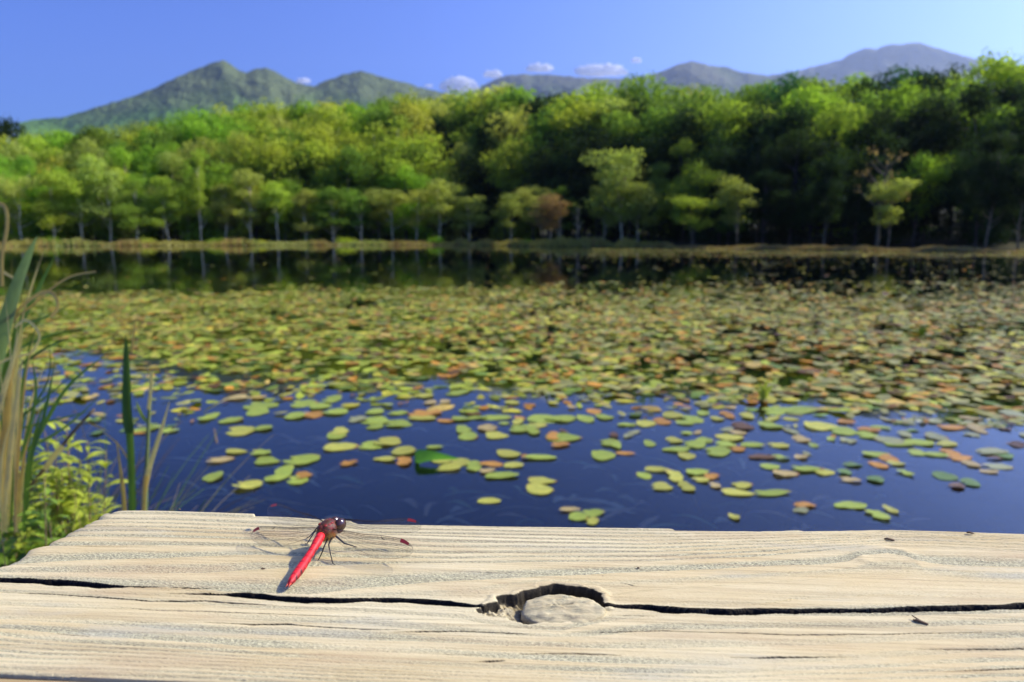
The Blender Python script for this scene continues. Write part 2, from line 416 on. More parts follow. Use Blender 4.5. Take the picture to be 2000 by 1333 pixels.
def tree_proto(kind, seed):
    rnd = np.random.default_rng(seed); r0 = random.Random(seed)
    blobs = []; limbs = []
    if kind == 'broad':
        n = 17
        for k in range(n):
            z = r0.uniform(.36, .92); a = r0.uniform(0, 6.28)
            rad = .30 * math.sin(math.pi * min(1, max(.08, (z - .22) / .82))) * r0.uniform(.35, 1.05)
            s = r0.uniform(.065, .125)
            blobs.append((math.cos(a) * rad, math.sin(a) * rad, z, s * 1.25, s * 1.25, s * .78)); limbs.append((math.cos(a) * rad, math.sin(a) * rad, z))
        blobs.append((0, 0, .93, .09, .09, .07)); blobs.append((0, 0, .72, .17, .17, .14))
        nl, size = 5600, .0145
    elif kind == 'tall':
        for k in range(20):
            z = r0.uniform(.30, .95); a = r0.uniform(0, 6.28)
            rad = .19 * (1.08 - z) ** .5 * r0.uniform(.3, 1.2); s = r0.uniform(.05, .095)
            blobs.append((math.cos(a) * rad, math.sin(a) * rad, z, s * 1.2, s * 1.2, s * .8)); limbs.append((math.cos(a) * rad, math.sin(a) * rad, z))
        blobs.append((0, 0, .95, .055, .055, .05))
        nl, size = 5200, .0135
    elif kind == 'full':          # leafy almost to the ground
        for k in range(26):
            z = r0.uniform(.07, .93); a = r0.uniform(0, 6.28)
            rad = .30 * math.sin(math.pi * min(1, max(.25, (z + .05) / 1.06))) ** .8 * r0.uniform(.3, 1.1); s = r0.uniform(.065, .12)
            blobs.append((math.cos(a) * rad, math.sin(a) * rad, z, s * 1.25, s * 1.25, s * .78))
            if k % 3 == 0: limbs.append((math.cos(a) * rad, math.sin(a) * rad, z))
        blobs.append((0, 0, .94, .08, .08, .06))
        nl, size = 6400, .0150
    elif kind == 'shore':         # slender small tree, layered umbrella crown on a bare pale stem
        for k in range(12):
            z = r0.choice([.40, .52, .64, .76, .86, .93]) + r0.uniform(-.05, .05); a = r0.uniform(0, 6.28)
            rad = .26 * r0.uniform(.2, 1.) * (1.15 - abs(z - .72)); s = r0.uniform(.08, .14)
            blobs.append((math.cos(a) * rad, math.sin(a) * rad, z, s * 1.3, s * 1.3, s * .62)); limbs.append((math.cos(a) * rad, math.sin(a) * rad, z - .02))
        nl, size = 2600, .019
    elif kind == 'conifer':
        for k in range(15):
            z = .16 + .8 * k / 14; rad = .20 * (1.04 - z) + .012
            for q in range(4):
                a = r0.uniform(0, 6.28)
                blobs.append((math.cos(a) * rad * .55, math.sin(a) * rad * .55, z + r0.uniform(-.015, .015), rad * .62, rad * .62, .018 + .02 * rad))
        nl, size = 4200, .0135
    elif kind == 'bare':
        nl, size = 160, .014
        for k in range(18):
            z = r0.uniform(.45, .98); a = r0.uniform(0, 6.28); rad = r0.uniform(.08, .26)
            blobs.append((math.cos(a) * rad, math.sin(a) * rad, z, .05, .05, .04)); limbs.append((math.cos(a) * rad, math.sin(a) * rad, z))
    V, Fq, P = blob_leaves(rnd, blobs, nl, size, flat=.5 if kind == 'shore' else 0)
    crown = fast_mesh(kind + '_crown', V, Fq, smooth=False)
    tv, tf = [], []
    r = {'broad': .013, 'tall': .011, 'shore': .012, 'full': .014, 'conifer': .014, 'bare': .017}[kind]
    bend = [Vector((0, 0, -.03))]
    x = y = 0
    for k in range(1, 9):
        x += r0.uniform(-.012, .012) * (1.6 if kind in ('shore', 'bare') else 1); y += r0.uniform(-.012, .012)
        bend.append(Vector((x, y, k / 8 * .9)))
    tube(bend, [r * (1.25 if k == 0 else 1 - k / 8 * .85) for k in range(9)], 7, tv, tf)
    for lx, ly, lz in limbs:
        z0 = max(.18, lz - r0.uniform(.10, .24)); k = min(7, int(z0 / .9 * 8)); st = bend[k].lerp(bend[k + 1], z0 / .9 * 8 - k)
        mid = st.lerp(Vector((lx, ly, lz)), .5) + Vector((0, 0, -.015))
        rl = r * (.42 if kind != 'bare' else .5)
        tube([st, mid, Vector((lx, ly, lz))], [rl, rl * .65, rl * .25], 5, tv, tf, cap=False)
    trunk = mesh_from(kind + '_trunk', tv, tf)
    return crown, trunk
leafm = leafy('forest_leaf', 'object', .52, .7, .30, 6., spec=.06)
b = N('bark'); oi = b.n('ShaderNodeObjectInfo'); tc = b.n('ShaderNodeTexCoord')
nz = b.tex(30, 5, .7, tc.outputs['Object'], mapping=(1, 1, .35))
bark = b.done(b.bsdf(b.mix(1., oi.outputs['Color'], b.ramp(nz.outputs['Fac'], [(.35, .45), (.6, 1.15)]), 'MULTIPLY'), .9, .15).outputs[0])
PRO = {}
for kd, cnt in (('broad', 5), ('tall', 4), ('full', 5), ('shore', 5), ('conifer', 2), ('bare', 1)):
    PRO[kd] = []
    for k in range(cnt):
        c, t = tree_proto(kd, 100 + 13 * k + len(kd)); c.materials.append(leafm); t.materials.append(bark)
        PRO[kd].append((c, t))
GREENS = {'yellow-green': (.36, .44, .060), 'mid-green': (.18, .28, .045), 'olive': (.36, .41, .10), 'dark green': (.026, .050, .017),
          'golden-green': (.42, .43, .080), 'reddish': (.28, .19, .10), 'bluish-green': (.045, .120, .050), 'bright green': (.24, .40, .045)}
tree_n = 0
def tree(kind, x, y, h, colname, label, group, spread=1., pale=.3, rz=None):
    global tree_n
    r0 = random.Random(int(x * 131 + y * 977 + tree_n)); tree_n += 1
    c, t = PRO[kind][r0.randrange(len(PRO[kind]))]
    nm = {'broad': 'broadleaf_tree', 'tall': 'broadleaf_tree', 'full': 'broadleaf_tree', 'shore': 'shore_tree', 'conifer': 'conifer_tree', 'bare': 'bare_tree'}[kind]
    root = obj(nm, None, loc=(x, y, float(ground_z(x, y)) - .05), label=label, cat='tree', group=group)
    root.rotation_euler = (0, 0, r0.uniform(0, 6.28) if rz is None else rz)
    s = h * spread * r0.uniform(.95, 1.12); root.scale = (s, s, h)
    co = obj('crown', c, parent=root); tr = obj('trunk', t, parent=root)
    g_ = GREENS[colname]; j = r0.uniform(.82, 1.2); k = r0.uniform(.9, 1.12)
    co.color = (g_[0] * j * k, g_[1] * j, g_[2] * j, 1)
    tr.color = (min(1, pale * 1.3), pale * 1.08, pale * .62, 1) if pale > .1 else (pale, pale * .85, pale * .65, 1)
    return root
# silhouette of the wood against sky and mountains
SIL = [(-300, 262), (0, 245), (60, 250), (100, 262), (150, 255), (190, 243), (250, 245), (300, 235), (340, 222), (420, 208), (500, 198), (560, 200), (620, 192), (680, 196), (740, 184), (785, 180), (820, 200), (880, 186), (930, 190), (965, 168), (1010, 178), (1080, 186), (1140, 180), (1180, 166), (1220, 150), (1260, 152), (1300, 170), (1360, 164), (1420, 180), (1480, 158), (1540, 143), (1600, 140), (1650, 148), (1720, 132), (1780, 130), (1830, 112), (1880, 104), (1930, 102), (1970, 118), (2000, 115), (2300, 95)]
def sil_tan(b_):
    el = [ray(x, y)[2] / math.hypot(*ray(x, y)[:2]) for x, y in SIL]; bx = [math.atan2(ray(x, y)[0], ray(x, y)[1]) for x, y in SIL]
    return float(np.interp(b_, bx, el))
ROWN = ['front', 'second', 'third', 'fourth', 'fifth', 'sixth']
rt = random.Random(77)
rows = [(8.5, .56, 3.5), (12, .72, 3.6), (16.5, .86, 3.9), (22, .96, 4.2), (29, 1.0, 4.5), (37, 1.0, 5.0)]
for ri, (off, fh, step) in enumerate(rows):
    bdeg = -39.5 + rt.uniform(0, 2); idx = 0
    while bdeg < 39.5:
        b_ = math.radians(bdeg); R = float(shore_r(b_)) + off + rt.uniform(-1.6, 1.6)
        # the wood recedes between x 830 and 1330 and the lit left part stands forward of it
        pxx = 1000 + F * math.tan(b_)
        if 830 < pxx < 1010: R += 7
        elif 1010 <= pxx < 1340: R += 4
        x, y = R * math.sin(b_), R * math.cos(b_)
        gz = float(ground_z(x, y))
        top = sil_tan(b_) * R + CAM_H - gz
        f = fh * rt.uniform(.90, 1.0) if fh < 1 else rt.uniform(.94, 1.03)
        h = max(4.5, top * f)
        left = pxx < 830
        if ri == 0: f2 = rt.choice([.75, .85, 1.]); h *= f2
        rr_ = rt.random()
        if left:
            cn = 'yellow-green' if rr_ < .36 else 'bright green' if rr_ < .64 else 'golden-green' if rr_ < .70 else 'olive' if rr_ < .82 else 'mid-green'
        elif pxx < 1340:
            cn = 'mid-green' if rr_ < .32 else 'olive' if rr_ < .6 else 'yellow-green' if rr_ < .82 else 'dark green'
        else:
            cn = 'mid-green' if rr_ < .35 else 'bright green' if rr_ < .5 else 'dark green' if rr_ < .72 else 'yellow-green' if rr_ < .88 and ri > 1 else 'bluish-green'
        if pxx > 1300 and ri < 3 and rt.random() < .62: cn = 'dark green'  # near-black leaf colour paints shade into the front rows on the right
        if 830 < pxx < 1340 and ri < 3 and rt.random() < .35: cn = 'dark green'  # recessed middle darkened likewise, shade put into the leaf colour
        kd = 'broad' if rt.random() < .55 else 'tall'
        if ri == 0 and left and rt.random() < .65: kd = 'full'
        if ri >= 1 and rt.random() < (.75 if ri < 3 else .4): kd = 'full'
        if (not left) and ri in (1, 2) and rt.random() < .12: kd, cn = 'conifer', 'dark green'
        sp = (.86 if kd in ('broad', 'full') else 1.1) * rt.uniform(.85, 1.2)
        word = {'broad': 'round-crowned', 'tall': 'narrow', 'full': 'bushy', 'conifer': 'spiky'}[kd]
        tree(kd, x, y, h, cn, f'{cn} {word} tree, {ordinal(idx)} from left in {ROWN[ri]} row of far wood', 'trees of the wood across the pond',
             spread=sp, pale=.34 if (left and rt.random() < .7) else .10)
        idx += 1
        bdeg += math.degrees(step * rt.uniform(.8, 1.2) / R) * (.9 if left else 1.)
# small shore trees, as they stand along the sedge: (px of stem, base py, top py, spread, colour, kind, label)
SHT = [
 (45, 470, 350, 1.0, 'olive', 'shore', 'small pale-stemmed tree on the sedge bank at the far left edge'),
 (108, 470, 340, .9, 'yellow-green', 'shore', 'small shore tree second from the left behind the tall reed blades'),
 (165, 470, 345, 1.0, 'yellow-green', 'shore', 'small yellow-green shore tree third from the left'),
 (215, 469, 320, .8, 'olive', 'shore', 'small olive shore tree with a forked grey stem, fourth from left'),
 (270, 469, 350, 1., 'mid-green', 'shore', 'small green shore tree above the upright reed'),
 (330, 469, 345, 1., 'yellow-green', 'shore', 'small light green shore tree left of the tall straight stem'),
 (393, 468, 300, .55, 'yellow-green', 'tall', 'tall tree with the straightest pale grey trunk on the left shore'),
 (440, 468, 360, 1., 'olive', 'shore', 'small olive shore tree just right of the straight pale trunk'),
 (490, 468, 330, .9, 'olive', 'shore', 'shore tree over the reddish sedge patch left of centre'),
 (545, 467, 360, .9, 'yellow-green', 'shore', 'low yellow-green shore tree with several thin stems'),
 (598, 467, 370, 1.1, 'olive', 'shore', 'low wide shore tree with two grey stems left of centre'),
 (650, 467, 365, 1., 'mid-green', 'shore', 'small green shore tree beside the bright low bush'),
 (705, 468, 375, 1., 'mid-green', 'shore', 'small green shore tree left of the pale cloudy-crowned one'),
 (768, 468, 375, 1., 'olive', 'shore', 'pale grey-green shore tree with a greyish crown left of the dark gap'),
 (815, 468, 374, 1., 'olive', 'shore', 'small domed shore tree with a round cap crown at the dark gap'),
 (859, 468, 354, .9, 'olive', 'shore', 'flat-topped shore tree on a straight pale stem before the dark wood'),
 (917, 470, 385, 1.1, 'olive', 'shore', 'leaning flat-topped shore tree with a reddish underside'),
 (996, 472, 385, .9, 'olive', 'shore', 'thin shore tree with bent white stem near the picture centre'),
 (1073, 472, 388, 1., 'reddish', 'shore', 'reddish-crowned small tree on the left end of the sedge point'),
 (1092, 472, 385, .8, 'reddish', 'shore', 'reddish small tree with pale stem, right partner on the sedge point'),
 (1128, 470, 395, .6, 'olive', 'bare', 'thin nearly bare sapling in the middle of the sedge point'),
 (1213, 474, 290, .85, 'olive', 'shore', 'tallest shore tree on the sedge point with layered olive crown'),
 (1245, 474, 355, 1., 'olive', 'shore', 'olive shore tree with curved stem at the right of the sedge point'),
 (1180, 474, 365, .8, 'olive', 'shore', 'small olive tree left of the tallest sedge-point tree'),
 (1350, 482, 385, 1.2, 'yellow-green', 'shore', 'low sunlit branch-like tree right of the sedge point'),
 (1440, 482, 350, .9, 'olive', 'shore', 'sunlit olive sapling before the dark right wood'),
 (1735, 486, 340, .8, 'olive', 'shore', 'olive sapling catching light in the dark right wood'),
 (1715, 484, 290, 1., 'reddish', 'bare', 'bare grey-pink tree with fanned twigs in the dark right wood'),
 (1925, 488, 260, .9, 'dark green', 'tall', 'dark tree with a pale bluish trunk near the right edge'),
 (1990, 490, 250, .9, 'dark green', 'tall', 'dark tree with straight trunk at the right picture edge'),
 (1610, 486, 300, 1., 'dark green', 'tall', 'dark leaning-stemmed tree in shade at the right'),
 (40, 466, 228, .8, 'dark green', 'full', 'dark round tree top standing above the wood at far left'),
]
for px, by, ty, sp, cn, kd, lab in SHT:
    if px < 760 and kd == 'shore' and int(px) % 2 == 0: kd, sp = 'tall', sp * 1.3
    bq = math.atan2(ray(px, 470)[0], ray(px, 470)[1])
    R = float(shore_r(bq)) + (4.2 if px < 1300 else 3.2) + (px * 7 % 13) * .12
    if 'above the wood' in lab: R += 26
    x, y = R * math.sin(bq), R * math.cos(bq)
    top = at_y(px, ty, y)[2]
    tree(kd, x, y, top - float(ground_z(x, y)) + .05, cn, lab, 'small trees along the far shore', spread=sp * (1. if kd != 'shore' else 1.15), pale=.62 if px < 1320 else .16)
# low bushes on the bank
def bush_mesh(seed, n=700):
    rnd = np.random.default_rng(seed); r0 = random.Random(seed)
    bl = [(r0.uniform(-.6, .6), r0.uniform(-.4, .4), r0.uniform(.2, .6), .38, .38, .28) for _ in range(7)]
    return fast_mesh('bush_foliage', *blob_leaves(rnd, bl, n, .07)[:2], smooth=False)
bmesh_ = [bush_mesh(3), bush_mesh(8)]
for m in bmesh_: m.materials.append(leafm)
for k, (px, wd, cn, lab) in enumerate([(675, 1.5, 'yellow-green', 'bright yellow-green bush on the sedge bank left of the dark gap'), (735, 1.1, 'golden-green', 'golden low bush between the two small shore trees'), (850, 1.6, 'bright green', 'green bush at the foot of the flat-topped shore tree'),
                         (900, .9, 'yellow-green', 'smallest yellow-green bush right of the flat-topped tree'), (1029, 1., 'bright green', 'small green bush at the left end of the sedge point'), (420, 1.4, 'mid-green', 'green bush right of the straight pale trunk'),
                         (290, 1.3, 'olive', 'low olive bush on the left bank above the reed'), (510, 1.1, 'golden-green', 'golden bush beside the reddish sedge'), (90, 1.5, 'mid-green', 'green bush low on the bank at the far left')]):
    bq = math.atan2(ray(px, 470)[0], ray(px, 470)[1]); R = float(shore_r(bq)) + 2.6
    o = obj('bush', bmesh_[k % 2], loc=(R * math.sin(bq), R * math.cos(bq), float(ground_z(R * math.sin(bq), R * math.cos(bq))) - .1), label=lab, cat='bush', group='low bushes on the far bank')
    o.scale = (wd, wd, wd * .8); o.rotation_euler = (0, 0, k * 1.3); g_ = GREENS[cn]; o.color = (g_[0] * 1.3, g_[1] * 1.3, g_[2], 1)

# sedge along the shore: golden blades
def sedge():
    rnd = np.random.default_rng(9); n = 46000
    b_ = rnd.uniform(-.72, .72, n); R = shore_r(b_)
    px = 1000 + F * np.tan(b_)
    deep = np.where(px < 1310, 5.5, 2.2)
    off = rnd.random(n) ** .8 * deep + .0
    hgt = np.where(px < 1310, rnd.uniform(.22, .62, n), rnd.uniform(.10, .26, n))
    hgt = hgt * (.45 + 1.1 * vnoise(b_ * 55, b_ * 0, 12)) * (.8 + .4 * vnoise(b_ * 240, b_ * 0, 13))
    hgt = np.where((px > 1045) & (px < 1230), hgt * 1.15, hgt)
    x, y = (R + off) * np.sin(b_), (R + off) * np.cos(b_); z = ground_z(x, y) - .03
    a = rnd.uniform(0, math.pi, n); wd = rnd.uniform(.04, .09, n)
    lx, ly = rnd.normal(0, .12, n), rnd.normal(0, .12, n)
    P0 = np.stack([x - np.cos(a) * wd, y - np.sin(a) * wd, z], -1); P1 = np.stack([x + np.cos(a) * wd, y + np.sin(a) * wd, z], -1)
    P2 = np.stack([x + lx, y + ly, z + hgt], -1)
    V = np.stack([P0, P1, P2], 1).reshape(-1, 3); Fq = np.arange(3 * n).reshape(-1, 3)
    me = fast_mesh('sedge', V, Fq, smooth=False)
    pal = np.array([(.38, .33, .07), (.44, .40, .08), (.42, .26, .08), (.28, .34, .06), (.50, .45, .12)])
    patch = vnoise(b_ * 26, b_ * 0, 3)
    ci = np.clip((patch * 3.4 + rnd.random(n) * 1.6).astype(int), 0, 4)
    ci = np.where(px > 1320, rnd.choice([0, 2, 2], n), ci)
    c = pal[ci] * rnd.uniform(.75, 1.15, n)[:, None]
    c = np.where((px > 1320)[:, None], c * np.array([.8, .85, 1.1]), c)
    col_attr(me, np.repeat(c, 3, 0)); return me
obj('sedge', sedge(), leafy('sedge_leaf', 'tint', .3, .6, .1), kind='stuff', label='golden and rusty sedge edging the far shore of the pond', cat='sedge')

# ================================================================== FLOATING LEAVES
def pad_mesh(seed, stalk=True):
    r0 = random.Random(seed); n = 14; V = [(0, 0, .010)]; Fc = []
    notch = r0.choice([0, .1, .45, .6])
    for ring, s in enumerate((.55, 1.0)):
        for k in range(n):
            a = 2 * math.pi * k / n
            rx = .5 * (1 + .09 * math.sin(2 * a + seed) + .08 * math.sin(3 * a + seed * 2) + r0.uniform(-.04, .04))
            if k == 0: rx *= 1.10
            if k == n // 2: rx *= 1 - notch
            if seed % 3 == 1 and k == 4: rx *= .80
            if seed % 4 == 2 and k in (9, 10): rx *= .86
            x, y = math.cos(a) * rx * s, math.sin(a) * rx * s * .96
            z = .012 + .02 * s * math.sin(a * 2 + seed) + (.05 * r0.random() ** 3 if ring else 0) + abs(y) * .03
            V.append((x, y, z))
    for k in range(n):
        k2 = (k + 1) % n
        Fc.append((0, 1 + k, 1 + k2)); Fc.append((1 + k, 1 + n + k, 1 + n + k2, 1 + k2))
    return V, Fc
PADS = [mesh_from('floating_leaf', *pad_mesh(s)) for s in range(14)]
b = N('floating_leaf'); oi = b.n('ShaderNodeObjectInfo'); tc = b.n('ShaderNodeTexCoord')
nA = b.tex(2.6, 4, .6, tc.outputs['Object']); nB = b.tex(9, 4, .7, tc.outputs['Object'])
# brown worn rims, pale midrib and veins
ln = b.n('ShaderNodeVectorMath'); ln.operation = 'LENGTH'; b.l(tc.outputs['Object'], ln.inputs[0])
rim = b.ramp(b.math('ADD', ln.outputs['Value'], b.math('MULTIPLY', b.math('SUBTRACT', nA.outputs['Fac'], .5), .5)), [(.47, 0.), (.58, 1.)])
c = b.mix(1., oi.outputs['Color'], b.ramp(nA.outputs['Fac'], [(.3, (.75, .8, .8)), (.7, (1.25, 1.15, .9))]), 'MULTIPLY')
rnd_f = b.math('MULTIPLY', rim, oi.outputs['Alpha'])
c = b.mix(rnd_f, c, (.30, .13, .045))
c = b.mix(b.math('MULTIPLY', b.ramp(nB.outputs['Fac'], [(.60, 0.), (.68, 1.)]), .6), c, (.22, .12, .03))
p = b.bsdf(c, .38, .34, b.bump(nB.outputs['Fac'], .25, .05))
tr = b.n('ShaderNodeBsdfTranslucent'); b.l(c, tr.inputs['Color'])
mx = b.n('ShaderNodeMixShader'); mx.inputs[0].default_value = .22; b.l(p.outputs[0], mx.inputs[1]); b.l(tr.outputs[0], mx.inputs[2])
padm = b.done(mx.outputs[0])
for m in PADS: m.materials.append(padm)
PC = {'g': ('light green', (.33, .42, .060)), 'y': ('yellow-green', (.48, .48, .08)), 'o': ('orange-brown', (.50, .255, .045)), 'b': ('dark brown', (.15, .085, .035)),
      'p': ('pale tan', (.46, .36, .14)), 'd': ('deep green', (.15, .25, .06)), 'm': ('dull green', (.31, .33, .16))}
A8 = dict(ox=400, oy=700, s=.4); R1 = dict(ox=1200, oy=700, s=.4)
TR_A = [(40,585,85,55,'g'),(205,627,150,45,'y'),(300,508,130,36,'g'),(470,500,180,60,'g'),(365,572,120,90,'g'),(450,600,110,46,'g'),(480,577,85,34,'o'),(70,500,130,36,'p'),(150,460,110,28,'y'),(270,466,110,30,'g'),
 (170,360,140,50,'y'),(285,345,85,36,'g'),(255,265,110,50,'g'),(130,305,100,40,'g'),(270,235,150,70,'g'),(440,285,90,55,'g'),(480,225,120,50,'g'),(560,235,110,60,'g'),(530,280,110,34,'o'),(640,265,130,34,'g'),(620,205,90,34,'g'),
 (640,380,100,50,'g'),(660,360,80,40,'y'),(660,435,160,50,'y'),(810,430,130,40,'g'),(890,410,150,50,'y'),(970,455,110,60,'y'),(1120,438,80,22,'g'),(700,515,80,32,'o'),(880,497,110,28,'y'),(970,510,80,45,'o'),(1150,500,110,34,'y'),(1190,538,130,40,'y'),(1310,530,90,55,'g'),(1250,510,90,40,'y'),
 (1400,520,110,26,'o'),(1505,527,95,30,'y'),(1375,553,80,28,'p'),(1445,578,160,38,'g'),(1480,470,120,48,'y'),(1635,488,150,32,'g'),(1560,488,40,18,'o'),(1640,603,150,36,'y'),(1630,645,140,60,'y'),(1385,700,110,32,'y'),(1780,745,100,24,'p'),(1820,778,90,50,'g'),(1890,760,110,40,'g'),(1890,800,70,40,'y'),
 (1260,350,80,45,'g'),(1285,385,90,46,'g'),(1380,345,90,45,'p'),(1420,380,120,36,'y'),(1550,345,140,56,'g'),(1600,360,70,40,'g'),(1740,390,190,44,'g'),(1700,385,80,40,'o'),(1730,425,90,34,'o'),(1940,475,110,66,'g'),(1970,415,90,40,'g'),
 (830,310,150,34,'g'),(830,262,100,34,'g'),(830,335,90,34,'g'),(940,325,150,34,'g'),(740,300,80,36,'m'),(940,270,100,24,'g'),(1070,270,150,44,'o'),(1060,295,130,28,'y'),(1180,308,90,20,'o'),(1250,300,110,22,'g'),(1420,292,140,28,'g'),(1100,218,70,24,'p'),(1170,215,60,22,'p'),(1500,220,70,26,'y'),(1650,300,150,44,'g'),(1740,298,160,40,'g'),(1620,330,90,30,'y'),
 (1860,300,80,36,'g'),(1900,262,70,28,'o'),(1950,290,90,30,'g'),(1230,170,110,46,'g'),(1070,185,90,32,'y'),(590,95,90,36,'g'),(150,195,120,30,'p'),(20,290,80,50,'g')]
TR_B = [(60,328,90,22,'g'),(150,322,90,36,'y'),(230,312,90,34,'o'),(280,280,90,46,'y'),(340,320,100,20,'g'),(380,300,110,40,'g'),(430,270,55,32,'g'),(500,298,70,24,'y'),(550,280,60,40,'o'),(645,285,80,34,'y'),(620,335,120,40,'b'),(760,333,130,34,'g'),(780,260,120,50,'g'),(900,255,180,50,'g'),(860,300,80,18,'y'),
 (1000,335,150,50,'y'),(1110,360,140,40,'g'),(1130,315,80,26,'o'),(1240,352,100,28,'o'),(1230,380,110,36,'g'),(1415,375,70,32,'m'),(1570,388,90,50,'m'),(1640,340,130,30,'o'),(1740,298,110,24,'p'),(1940,275,120,40,'m'),(170,420,60,34,'g'),(10,430,50,40,'g'),(50,468,90,16,'o'),
 (290,405,90,30,'y'),(390,425,120,40,'g'),(300,450,140,30,'g'),(350,480,80,40,'y'),(440,405,80,28,'g'),(560,390,140,40,'y'),(540,425,110,30,'g'),(500,460,130,52,'g'),(600,447,80,28,'o'),(670,427,110,26,'g'),(800,430,105,28,'y'),(810,490,90,22,'g'),(720,485,130,32,'b'),(760,535,95,30,'g'),(910,400,90,30,'p'),(970,428,50,22,'g'),
 (930,545,150,36,'g'),(1020,558,90,42,'y'),(1120,562,80,28,'d'),(830,567,120,40,'p'),(1160,525,110,22,'d'),(1150,600,110,22,'p'),(1275,597,85,36,'d'),(1420,565,62,36,'g'),(1270,472,130,30,'g'),(1340,495,85,42,'o'),(1290,525,80,40,'o'),(1375,520,90,22,'y'),(1385,420,140,36,'g'),(1340,405,120,44,'m'),(1490,415,130,40,'g'),(1480,465,110,30,'g'),(1570,475,100,28,'g'),(1640,465,80,40,'o'),(1680,490,120,30,'o'),
 (1840,460,190,30,'m'),(1900,480,90,34,'d'),(1860,492,80,16,'b'),(1870,532,150,30,'m'),(1740,520,90,34,'p'),(1830,558,90,20,'p'),(1610,580,100,50,'d'),(1735,612,95,40,'d'),(1670,630,90,26,'b'),(1960,425,80,30,'b'),
 (200,548,110,30,'y'),(145,577,70,36,'g'),(260,555,40,24,'p'),(295,583,80,60,'y'),(230,632,120,38,'y'),(350,632,80,52,'y'),(400,560,110,36,'g'),(470,580,75,36,'o'),(420,598,80,30,'y'),(490,627,60,26,'p'),(620,625,100,40,'y'),(600,662,170,36,'y'),(760,662,180,34,'g'),(925,722,120,28,'o'),(910,748,80,28,'m'),(1150,725,150,40,'g'),(1285,770,100,60,'g'),(1350,745,60,44,'y'),(585,780,55,32,'y')]
leaves = []      # (x, y, L, B, yaw, colour code)
rl = random.Random(4)
for TR, q in ((TR_A, A8), (TR_B, R1)):
    for zx, zy, wz, hz, c in TR:
        px, py = q['ox'] + zx * q['s'], q['oy'] + zy * q['s']
        p = on_z(px, py, 0.); d0 = on_z(px, py - hz * q['s'] / 2, 0.); d1 = on_z(px, py + hz * q['s'] / 2, 0.)
        L = wz * q['s'] / F * p[1] * 1.02; B = (d0[1] - d1[1]) * .92
        L = min(L, .19); B = min(B, .17); ang = rl.uniform(-.18, .18)
        if zy > 640: ang = -.0
        leaves.append((p[0], p[1], L, B, ang, c))
# a couple of leaves lie at a clear slant
# cover of the mat by pixel position of the photo, sampled in the world
def cover(px, py):
    front = np.interp(px, [0, 90, 130, 330, 480, 520, 800, 1000, 1200, 1330, 1500, 1700, 1850, 2000], [735, 735, 705, 705, 770, 775, 762, 775, 785, 790, 800, 825, 850, 850])
    back = np.interp(px, [0, 300, 700, 1000, 1150, 1300, 1600, 1750, 2000], [588, 587, 584, 582, 587, 594, 606, 610, 600])
    front = front + (float(fbm(px / 85., py / 22., 3, 15)) - .5) * 95
    back = back + (float(fbm(px / 120., py / 9., 3, 25)) - .5) * 30
    c = 1.0 if back < py < front else 0.
    if py >= front:
        c = max(0., .30 * (1 - (py - front) / 90))
        if 120 < px < 520 and py < 850: c = max(c, .22)
    if py <= back:
        far = np.interp(px, [0, 800, 1000, 1200, 1500, 2000], [.01, .015, .04, .09, .09, .12])
        c = max(0, far * (1 - .35 * (back - py) / 90)); c = max(c, .50 * (1 - (back - py) / (22 + 26 * np.clip((px - 1000) / 500, 0, 1))))
        if py < 503 and px > 1150: c = .30
    return c * (1 if py < back or py > front else (0.60 + 1.9 * (fbm(px / 75., py / 16., 3, 5) - .47)))
cand = []
rm = np.random.default_rng(31)
def scatter(y0, y1, dens):
    area = (y1 - y0) * (y0 + y1) / 2 * 1.62
    n = int(area * dens)
    for _ in range(n):
        y = math.sqrt(rm.uniform(y0 * y0, y1 * y1)); x = rm.uniform(-.81, .81) * y
        px, py = to_px((x, y, 0))
        if rm.random() > cover(px, py): continue
        sz = float(np.clip(rm.lognormal(math.log(.074), .34), .035, .15)); a_ = rm.uniform(0, math.pi)
        cand.append((x, y, sz, sz * rm.uniform(.42, .85), a_, px, py))
        if rm.random() < .45:
            for _k in range(int(rm.integers(1, 3))):
                x2 = x + math.cos(a_ + _k * 2) * sz * .8; y2 = y + math.sin(a_ + _k * 2) * sz * .8; s2 = sz * rm.uniform(.6, 1.1)
                q2 = to_px((x2, y2, 0)); cand.append((x2, y2, s2, s2 * rm.uniform(.42, .8), a_ + rm.uniform(-1, 1), q2[0], q2[1]))
scatter(2.0, 5.2, 300); scatter(5.2, 14.5, 265); scatter(14.5, 60, 26)
def pick(px, py):
    r = rm.random(); right = np.clip((px - 700) / 900, 0, 1)
    if r < .12: return 'o'
    if r < .18: return 'b'
    if r < .27: return 'p'
    if r < .27 + .36 * right + .06: return 'm'
    if r < .72: return 'g'
    if r < .90: return 'y'
    return 'd'
# keep the random ones off the traced ones
tr_xy = np.array([(l[0], l[1]) for l in leaves])
kept = []
for c in cand:
    if c[6] > 742 and np.min(np.hypot(tr_xy[:, 0] - c[0], (tr_xy[:, 1] - c[1]) * .8)) < .085: continue
    kept.append((c[0], c[1], c[2], c[3], c[4], pick(c[5], c[6])))
kept.sort(key=lambda c: c[1])
n_ind = 298 - len(leaves)
ind = leaves + kept[:n_ind]; mat_l = kept[n_ind:]
LAND = [(0, 'the bank plants'), (215, "the reeds"), (330, "the plank's left corner"), (470, "the dragonfly's left wings"), (620, "the dragonfly's head"), (700, "the dragonfly's right wings"), (830, 'the wood right of the dragonfly'), (960, 'the knot hollow'),
        (1070, 'the loose knot'), (1180, 'the crack right of the knot'), (1316, 'the notch in the plank edge'), (1440, 'the straight plank edge'), (1563, 'the second edge notch'), (1680, 'the bark chip'), (1800, 'the raised plank edge'), (1900, "the picture's right edge")]
def zone(px):
    z = LAND[0][1]
    for x0, nm in LAND:
        if px >= x0: z = nm
    return z
cnt = {}
